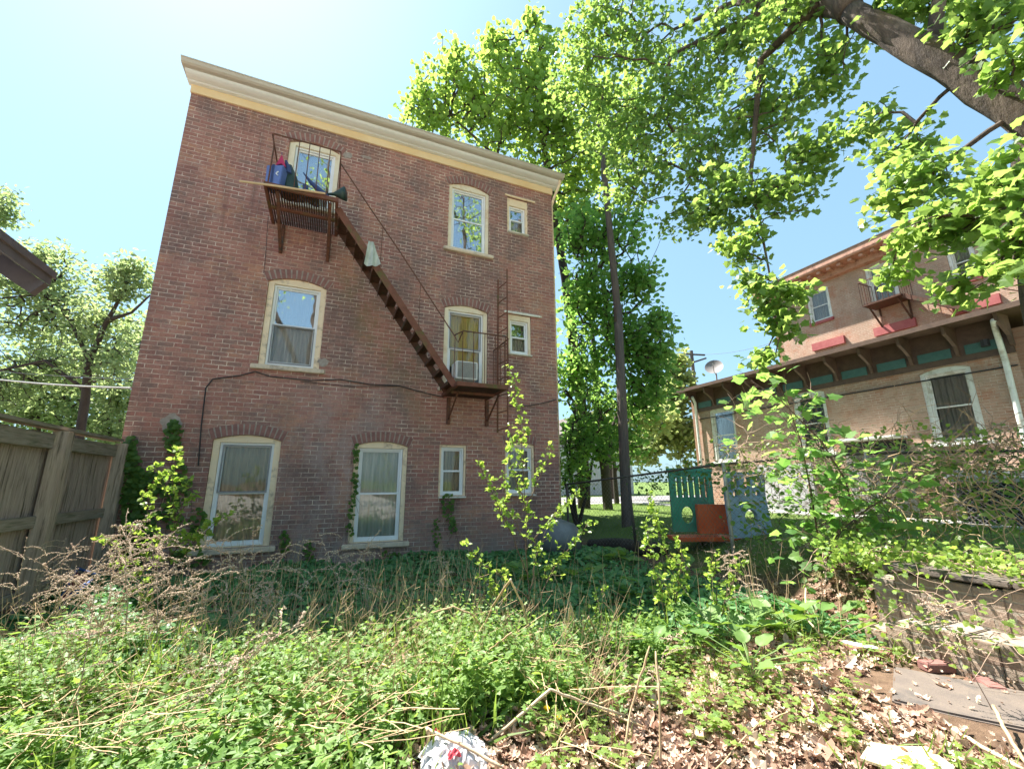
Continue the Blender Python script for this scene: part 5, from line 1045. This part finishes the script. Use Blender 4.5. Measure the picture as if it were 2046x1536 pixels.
def ivyground():
    X, Y = scatter(30000, -2.9, 6.3, 2.4, 8.45, lambda x, y: (y > bound(x)-.1) & ((x < 4.9) | (y > 3.0)) & (x < 5.1+.3*np.sin(y)) & (rng.random(len(x)) < .25+1.0*np.clip(cl(x, y, .9, 1), 0, 1)))
    n = len(X); k = 2; X = np.repeat(X, k)+rng.normal(size=n*k)*.05; Y = np.repeat(Y, k)+rng.normal(size=n*k)*.05; n *= k
    pos = np.stack([X, Y, gh(X, Y)+rng.uniform(.02, .16, n)*np.clip(cl(X, Y, 1.2, 3)+.3, .3, 1)], 1); nr = rng.normal(size=(n, 3))*.42+[0, -.15, 1]
    o = leafobj('ground_ivy', [batch(ROUND, pos, rotmats(nr, rv(n)), rng.uniform(.035, .085, n))], M['l_dark']); tag(o, 'low dark green ground ivy filling the shaded yard in front of the house', 'ground cover', kind='stuff')
ivyground()
def litter():
    X, Y = scatter(110000, -3, 7.2, .5, 8.4, lambda x, y: (fwd(x, y) > 1.0) & ~(inshade(x, y) & (rng.random(len(x)) < .96)) & ~((x > 4.7) & (x < 5.1) & (y < 2.6)) & (((y < 4.2-.1*x) & (x > .1)) | (rng.random(len(x)) < .2)) & (rng.random(len(x)) < np.clip(3.2/fwd(x, y), .3, 1)))
    n = len(X); pos = np.stack([X, Y, gh(X, Y)+rng.uniform(.0, .04, n)], 1); pos[:, 2] = np.where(inshade(X, Y), .066, pos[:, 2]); nr = rng.normal(size=(n, 3))*.45+[0, 0, 1]
    o = leafobj('leaf_litter', [batch(DEAD, pos, rotmats(nr, rv(n)), np.where(rng.random(n) < .12, rng.uniform(.07, .12, n), rng.uniform(.022, .065, n)), rng.random(n)**.9)], M['litter']); tag(o, 'dry brown fallen leaves covering the ground at the lower right', 'leaf litter', kind='stuff')
litter()
def meadow(): # grass blades standing among the weeds
    X, Y = scatter(26000, -3, 3.2, .7, 5.2, lambda x, y: (fwd(x, y) > 1.3) & (x > -2.9) & (y < bound(x)+.5) & (cl(x, y, 1.6, 11) > .45) & (lat(x, y) < -2.6+.95*fwd(x, y)) & (rng.random(len(x)) < .55)); n = len(X)
    pos = np.stack([X, Y, gh(X, Y)-.01], 1); out = rng.normal(size=(n, 3))*.35+[0, 0, 1]
    o = leafobj('tall_grass', [batch(BLADE, pos, rotmats(rv(n), out), rng.uniform(.14, .36, n))], M['grass']); tag(o, 'thin tall grass blades mixed into the sunlit weeds', 'grass', kind='stuff')
meadow()
def sprigs(): # small green seedlings through the litter
    X, Y = scatter(1500, .3, 4.4, .8, 4.2, lambda x, y: (lat(x, y) > .1) & (fwd(x, y) > 1.2) & ~inshade(x, y) & (cl(x, y, 1.5, 5) > .42))
    n = len(X); parts = []
    for k in range(5):
        a = k*1.26+X*50; h = rng.uniform(.03, .12, n); pos = np.stack([X+np.cos(a)*.01, Y+np.sin(a)*.01, gh(X, Y)+h], 1); out = np.stack([np.cos(a), np.sin(a), .2+0*a], 1)
        parts.append(batch(WEED, pos, rotmats(np.tile([0, 0, 1.], (n, 1))+rng.normal(size=(n, 3))*.2, out), rng.uniform(.035, .07, n)))
    o = leafobj('seedlings', parts, M['l_vine']); tag(o, 'scattered small green seedlings poking through the dead leaves', 'seedlings', kind='stuff')
sprigs()
def grassblades():
    parts = []
    X, Y = scatter(26000, 5.6, 14, 2.5, 17, lambda x, y: (fwd(x, y) > 4.5) & (x < 12.4) & (x > 5.7+.06*y)); n = len(X); pos = np.stack([X, Y, gh(X, Y)-.01], 1)
    out = rng.normal(size=(n, 3))*.35+[0, 0, 1]; parts.append(batch(BLADE, pos, rotmats(rv(n), out), rng.uniform(.05, .13, n)))
    X, Y = scatter(5000, .3, 4.4, 1.2, 4.6, lambda x, y: (cl(x, y, 2.1, 7) > .62) & ~inshade(x, y)); n = len(X); pos = np.stack([X, Y, gh(X, Y)-.01], 1); out = rng.normal(size=(n, 3))*.5+[0, 0, 1]
    parts.append(batch(BLADE, pos, rotmats(rv(n), out), rng.uniform(.10, .22, n)))
    o = leafobj('grass', parts, M['grass']); tag(o, 'short mown grass of the yard beyond the chain link fence and loose tufts', 'grass', kind='stuff')
grassblades()
def burdock(label, px, py, n, sz, seed):
    rr = np.random.default_rng(seed); p = PZ(px, py, .1); z = float(gh(p[0], p[1])); root = thing('burdock', label, 'plant', (p[0], p[1], z)); st = MB(); pos = []; nr = []; tp = []
    for k in range(n):
        a = k*2.4+rr.random(); r = rr.uniform(.06, .30); h = rr.uniform(.08, .24); e = np.array([p[0]+r*math.cos(a), p[1]+r*math.sin(a), z+h]); st.tube([(p[0], p[1], z), (p[0]+r*.4*math.cos(a), p[1]+r*.4*math.sin(a), z+h*.7), e], .005, 4, False)
        pos.append(e); nr.append([-math.cos(a)*.5+rr.normal()*.2, -math.sin(a)*.5+rr.normal()*.2, 1]); tp.append([math.cos(a), math.sin(a), .1])
    st.build('stems', M['gstem'], root)
    # broad leaf with a wavy rim
    g = 9; V = []; 
    for j in range(g):
        v = j/(g-1); wv = .46*math.sin(math.pi*min(1, v*.93+.10))**.7*(1-.35*v)
        for i in range(7): u = (i-3)/3; V.append((u*wv, v, .10*abs(u)**1.4-.22*v*v+.03*math.sin(v*14+u*3)*abs(u)))
    F = [t for j in range(g-1) for i in range(6) for t in ((j*7+i, j*7+i+1, (j+1)*7+i+1), (j*7+i, (j+1)*7+i+1, (j+1)*7+i))]
    o = leafobj('leaves', [batch((V, F), np.array(pos), rotmats(np.array(nr), np.array(tp)), sz*rr.uniform(.6, 1.15, n), rr.random(n))], M['l_burdock'], root)
    o.data.polygons.foreach_set('use_smooth', [True]*len(o.data.polygons))
for i, (x, y, s, lb) in enumerate(((1300, 1290, .17, 'broad leaved plant at the sunlit edge behind the centre of the leaf litter'), (1385, 1265, .22, 'largest clump of wide crinkled leaves below the red toy'), (1480, 1270, .21, 'clump of broad pale leaves right of the largest broad leaved one'),
     (1570, 1250, .2, 'broad leaves in front of the chain link fence foot'), (1500, 1330, .15, 'small broad leaved clump nearest the litter on the right'), (1640, 1240, .18, 'broad leaved plant beside the left end of the brick ruin'), (1215, 1300, .17, 'little broad leaved plant left of the sunlit clumps'),
     (1230, 1120, .26, 'shaded broad leaved plant near the fallen log'), (1150, 1150, .24, 'shaded broad leaved plant in front of the grey tub'), (1380, 1150, .25, 'shaded broad leaved plant in front of the toys'), (1060, 1150, .24, 'shaded broad leaves beside the house wall near the tub'), (1290, 1190, .24, 'shaded broad leaves midway between the log and the sunlit plants'))):
    burdock(lb, x, y, 13, s, 70+i)
# dandelions
for i, (x, y, lb) in enumerate(((1147, 1378, 'dandelion flower furthest right among the four'), (1075, 1388, 'dandelion flower leftmost, half hidden by weeds'), (1089, 1418, 'dandelion flower just above the lowest one'), (1114, 1438, 'dandelion flower lowest, by a tuft of grassy leaves'))):
    p = PZ(x, y, .16); z = float(gh(p[0], p[1])); d = thing('dandelion', lb, 'flower', (p[0], p[1], z)); b = MB(); b.tube([(p[0], p[1], z), (p[0]+.01, p[1], .16)], .003, 5); b.build('stem', M['gstem'], d)
    V = [(p[0]+.01, p[1], .150)]; F = []
    for k in range(26):
        a = k*2.4; r = .022*math.sqrt((k+4)/30); V += [(p[0]+.01+r*math.cos(a-.25), p[1]+r*math.sin(a-.25), .168+.004*(k % 3)), (p[0]+.01+r*math.cos(a+.25), p[1]+r*math.sin(a+.25), .168+.004*(k % 3))]; F.append((0, 2*k+1, 2*k+2))
    b = MB(); b.add(V, F); b.build('petals', M['yellowpetal'], d)

# ------------------------------------------------------------------ dead stalks
def deadweed(seed, h=1.0, nb=9, droop=.5):
    rr = np.random.default_rng(seed); root = thing('dead_weed', 'x', 'dead weed', (0, 0, 0)); tm = MB(); sd = []
    P = [np.zeros(3)]; d = np.array([rr.normal()*.25, rr.normal()*.25, 1.]); 
    for k in range(12): d = d+rr.normal(size=3)*.07+np.array([.03*droop, 0, -.035*droop*k/4]); P.append(P[-1]+d/np.linalg.norm(d)*h/12)
    tm.tube(P, [.0040*(1-.06*i) for i in range(13)], 5, False)
    br = []
    for k in range(nb):
        i = rr.integers(5, 12); a = rr.uniform(0, 6.28); L = rr.uniform(.09, .28)*h; d = np.array([math.cos(a), math.sin(a), rr.uniform(.2, 1.0)]); d /= np.linalg.norm(d); Q = [P[i]]
        for q in range(7): d = d+rr.normal(size=3)*.12+np.array([0, 0, -.13]); d /= np.linalg.norm(d); Q.append(Q[-1]+d*L/7)
        tm.tube(Q, [.0024*(1-.09*j) for j in range(8)], 4, False); br.append(Q)
    br.append(P[8:])
    for Q in br:
        for j in range(1, len(Q)):
            for _ in range(4): sd.append(Q[j-1]+(Q[j]-Q[j-1])*rr.random()+rr.normal(size=3)*.004)
    tm.build('stem', M['weedstem'], root)
    oct_ = ([(1, 0, 0), (-1, 0, 0), (0, 1, 0), (0, -1, 0), (0, 0, 1), (0, 0, -1)], [(0, 2, 4), (2, 1, 4), (1, 3, 4), (3, 0, 4), (2, 0, 5), (1, 2, 5), (3, 1, 5), (0, 3, 5)])
    sd = np.array(sd); leafobj('seed_heads', [batch(oct_, sd, rotmats(rv(len(sd)), rv(len(sd))), rr.uniform(.003, .0068, len(sd)))], M['seed'], root)
    return root
protos = [deadweed(100+i, 1.0, 10+2*i, (.4, .9, .1, 1.3)[i]) for i in range(4)]; used = set()
def copy_tree(o):
    c = o.copy(); COL.objects.link(c)
    for ch in o.children:
        k = ch.copy(); COL.objects.link(k); k.parent = c
    return c
def putweed(px, py, z, h, rz, tilt, label, grp, pi):
    p = PZ(px, py, z); o = protos[pi] if pi not in used else copy_tree(protos[pi]); used.add(pi)
    o.location = (p[0], p[1], float(gh(p[0], p[1]))-.02); o.rotation_euler = (tilt[0], tilt[1], rz); o.scale = (h, h, h); o['label'] = label; o['group'] = grp
ORD = 'first second third fourth fifth sixth seventh eighth ninth tenth eleventh twelfth thirteenth fourteenth fifteenth sixteenth seventeenth eighteenth nineteenth twentieth twenty-first twenty-second twenty-third twenty-fourth twenty-fifth twenty-sixth'.split()
rs = np.random.default_rng(5); k = 0
for px in np.linspace(-20, 430, 26):
    putweed(px+rs.normal()*2, rs.uniform(1235, 1345), .05, rs.uniform(.7, 1.25), rs.uniform(0, 6.28), rs.normal(size=2)*.28, ORD[k]+' seeded stalk from the left in the dry thicket before the wooden fence', 'dead weeds before the wooden fence', k % 4); k += 1
for px in (440, 475, 505, 535, 570, 605):
    putweed(px, rs.uniform(1260, 1310), .05, rs.uniform(.9, 1.35), rs.uniform(0, 6.28), rs.normal(size=2)*.2, ORD[k-26]+' seeded stalk from the left between the two tall ground floor windows', 'dead weeds before the house wall', k % 4); k += 1
for px, py, h, lb in ((700, 1240, .85, 'dry seeded stalk rising before the middle ground floor window'), (740, 1230, .8, 'second dry seeded stalk just right of that before the middle window'), (1310, 1420, .5, 'dry seeded stalk with brown tuft in front of the broad leaves'), (1530, 1260, .75, 'dry branched stalk in front of the blue toy'), (1630, 1260, .6, 'dry stalk with curled tuft left of the brick ruin'), (870, 1240, .6, 'dry seeded stalk below the small square window'), (1560, 1250, .65, 'dry pale stalk beside the branched one at the fence'),
      (1985, 1420, .6, 'seeded stalk standing behind the concrete slab'), (120, 1500, .75, 'dark seeded stalk in the lower left foreground weeds'), (360, 1500, .8, 'long dry stalk in the lower left weeds toward the centre')):
    putweed(px, py, .05, h*1.3, rs.uniform(0, 6.28), rs.normal(size=2)*.15, lb, 'single dead weeds', k % 4); k += 1

def stalk(label, pts, r=.008, mat='straw'):
    P = [PD(x, y, d) for x, y, d in pts]; Q = []; R2 = []
    for i in range(len(P)-1):
        for q in range(6): Q.append(P[i]+(P[i+1]-P[i])*q/6+rng.normal(size=3)*.002); R2.append(r)
    Q.append(P[-1]); R2.append(r*.6); b = MB(); b.tube(Q, R2, 6); o = b.build('bent_stalk', M[mat], None, True); tag(o, label, 'dry stalk', 'bent dry stalks lying in the yard')
def gd(px, py, z=.12): r = ray(px, py); return (z-1.4)/r[2]
for pts, lb, r in (
  ([(850, 1454, 0.20), (930, 1490, .16), (1005, 1533, .10)], 'thick pale stalk crossing above the white bag', .008),
  ([(853, 1456, .20), (862, 1525, .03)], 'short upright brown stalk under the pale one by the white bag', .009),
  ([(968, 1490, .05), (1100, 1377, .30), (1175, 1405, .2), (1247, 1427, .1)], 'thick kinked stalk forming a low tent left of the dandelions', .008),
  ([(763, 1326, .30), (868, 1374, .24), (878, 1458, .10)], 'kinked stalk lying on the weeds below the middle window', .007),
  ([(874, 1374, .24), (935, 1345, .28), (998, 1318, .3)], 'straight pale stalk lying on the weeds centre', .006),
  ([(932, 1307, .05), (960, 1270, .2), (985, 1210, .5), (1020, 1158, .75)], 'tall leaning stalk propped left of the tall sapling', .009),
  ([(1020, 1158, .75), (1045, 1208, .5), (1063, 1285, .05)], 'stalk bent down from the top of the leaning one by the sapling', .008),
  ([(1130, 1290, .05), (1140, 1204, .5), (1156, 1297, .05)], 'narrow hairpin bent stalk right of the tall sapling', .008),
  ([(1151, 1294, .05), (1176, 1231, .4), (1204, 1294, .05)], 'wide hairpin bent stalk next to the narrow one', .007),
  ([(1060, 1530, .05), (1128, 1468, .12), (1180, 1433, .12), (1213, 1424, .12)], 'thin curved stalk lying across the leaf litter', .004),
  ([(1243, 1533, .05), (1260, 1417, .25), (1298, 1290, .55)], 'long thin upright stalk at the bottom centre right', .006),
  ([(1282, 1369, .15), (1183, 1412, .12), (1288, 1453, .08)], 'forked pale stalk right of the dandelions', .007),
  ([(1022, 1264, .5), (975, 1300, .35), (935, 1322, .25)], 'thin stalk slanting in front of the sapling foot', .006),
  ([(1025, 1342, .12), (1073, 1322, .2), (1137, 1340, .2), (1197, 1360, .1)], 'low arching thin stalk over the weeds right of centre', .005),
  ([(865, 1223, .5), (905, 1212, .55), (940, 1225, .5), (965, 1255, .3)], 'curved pale stalk over the shaded ivy centre', .006),
  ([(1610, 1175, .3), (1608, 1230, .2), (1640, 1270, .08)], 'white bleached stalk left of the brick ruin', .008),
  ([(1430, 1536, .03), (1515, 1445, .05), (1600, 1410, .05)], 'thin straw lying on leaf litter at the lower right', .004),
  ([(1890, 1450, .05), (1960, 1490, .08), (2046, 1536, .08)], 'grey fallen twig in front of the slab', .010),
  ([(1985, 1410, .15), (2010, 1460, .12), (2060, 1540, .1)], 'grey forked twig over the corner of the slab', .009),
  ([(560, 1420, .15), (640, 1400, .2), (720, 1395, .22)], 'pale straw lying on the weeds lower left of centre', .005),
  ([(420, 1536, .1), (560, 1440, .2), (700, 1385, .25)], 'long pale straw slanting through the lower weeds', .006),
  ([(1320, 1536, .02), (1318, 1400, .3), (1310, 1300, .5)], 'straight brown twig standing in the litter', .006)):
    stalk(lb, [(x, y, gd(x, y, z)) for x, y, z in pts], r, 'strawpale' if r > .0075 and r != .009 else 'straw')
def drygrass():
    b = MB(); rr = np.random.default_rng(77)
    for _ in range(420):
        px = rr.uniform(430, 1120) if rr.random() < .7 else rr.uniform(1120, 1700); py = rr.uniform(1130, 1290); p = PZ(px, py, .05); p[2] = float(gh(p[0], p[1])); h = rr.uniform(.25, .75); d = np.array([rr.normal()*.22, rr.normal()*.15, 1.]); Q = [p]
        for q in range(5): d = d+rr.normal(size=3)*.07; Q.append(Q[-1]+d/np.linalg.norm(d)*h/5)
        b.tube(Q, [.0032, .003, .0028, .0024, .002, .001], 3, False)
    for _ in range(520):
        px = rr.uniform(-20, 1250); py = rr.uniform(1270, 1500); p = PZ(px, py, .05); p[2] = float(gh(p[0], p[1])); h = rr.uniform(.25, .75); d = np.array([rr.normal()*.3, rr.normal()*.25, 1.]); Q = [p]
        if math.hypot(p[0]-.8, p[1]-2.35) < .45: continue
        for q in range(6): d = d+rr.normal(size=3)*.06; Q.append(Q[-1]+d/np.linalg.norm(d)*h/6)
        b.tube(Q, [.0022, .002, .0018, .0016, .0014, .0012, .0008], 3, False)
        for q in (3, 4, 5): e = Q[q]+rr.normal(size=3)*[.05, .05, .02]+[0, 0, .05]; b.tube([Q[q], e], .001, 3, False)
    for _ in range(620):
        px = rr.uniform(-20, 1150); py = rr.uniform(1250, 1500); p = PZ(px, py, .26)
        if math.hypot(p[0]-.8, p[1]-2.35) < .45: continue
        a = rr.uniform(0, 6.28); L = rr.uniform(.12, .55); Q = [p+[0, 0, 0]]; d = np.array([math.cos(a), math.sin(a), rr.uniform(-.1, .4)])
        for q in range(5): d = d+rr.normal(size=3)*.07+[0, 0, -.04]; Q.append(Q[-1]+d/np.linalg.norm(d)*L/5)
        b.tube(Q, rr.uniform(.0012, .0028), 3, False)
    o = b.build('dry_grass', M['straw']); tag(o, 'thin dry straw stems standing and lying through the yard', 'dry grass', kind='stuff')
drygrass()
def thatch(label, px, py, s, mat, n, seed):
    rr = np.random.default_rng(seed); p = PZ(px, py, .12); b = MB()
    for _ in range(n):
        c = p+rr.normal(size=3)*[s, s*.45, .03]; d = np.array([rr.normal()*.4+1, rr.normal()*.3+.3, rr.normal()*.12]); L = rr.uniform(.1, .35); b.tube([c, c+d*L/2+[0, 0, .02], c+d*L], .003, 3, False)
    o = b.build('straw_heap', M[mat]); tag(o, label, 'straw heap')
thatch('matted brown straw heap at the bottom left of centre', 575, 1500, .14, 'duff', 360, 81)
thatch('grey brown brush heap at the foot of the wooden fence', 130, 1290, .35, 'weedstem', 360, 82)

# ------------------------------------------------------------------ rubbish
pbag = PZ(905, 1492, .12); bag = thing('plastic_bag', 'crumpled white plastic bag with red print in the weeds at the bottom centre', 'bag', (pbag[0], pbag[1], .05))
crumple('sheet', pbag[0], pbag[1], .06, .16, .15, .12, 'bagwhite', 5, 22, bag)
for dx, dy, s in ((-.03, -.12, .03), (-.07, .08, .022)):
    crumple('print', pbag[0]+dx, pbag[1]+dy, .15, s, s*.7, .03, 'bagred', 6, 6, bag)
pp = PZ(1712, 1288, .08); b = MB(); b.prism([(pp[0]-.05, pp[1]+.10), (pp[0]-.02, pp[1]-.06), (pp[0]+.10, pp[1]-.16), (pp[0]+.10, pp[1]-.04), (pp[0]+.02, pp[1]+.10)], 'z', .075, .083); tag(b.build('paper_scrap', M['bagwhite']), 'flat white paper scrap lying left of the brick ruin', 'paper')
p = PZ(1800, 1515, .04); b = MB(); b.prism([(p[0]-.22, p[1]+.06), (p[0]-.10, p[1]-.22), (p[0]+.12, p[1]-.16), (p[0]+.20, p[1]-.02), (p[0]+.05, p[1]+.05), (p[0]-.02, p[1]+.12)], 'z', .05, .062); tag(b.build('plywood_scrap', M['plywood']), 'bleached yellow broken plywood scrap at the bottom right', 'board')
q = PZ(205, 1190, .1); ch = thing('folding_chair', 'collapsed blue folding chair frame lying against the fence foot', 'chair', (q[0], q[1], 0))
q = np.array([-2.70, 6.75, .02])
b = MB(); b.tube([q, q+[.08, .14, .42]], .014, 6); b.tube([q+[.08, -.22, 0], q+[.26, .08, .30]], .014, 6); b.tube([q+[.0, 0, .05], q+[.26, -.08, .28]], .014, 6); b.tube([q+[.08, .14, .42], q+[.3, .1, .33]], .014, 6); b.build('frame', M['chairblue'], ch, True)
b = MB(); b.add([q+[.02, .03, .1], q+[.19, -.06, .22], q+[.27, .08, .30], q+[.08, .13, .38]], [(0, 1, 2, 3)]); b.build('seat', M['chairred'], ch)
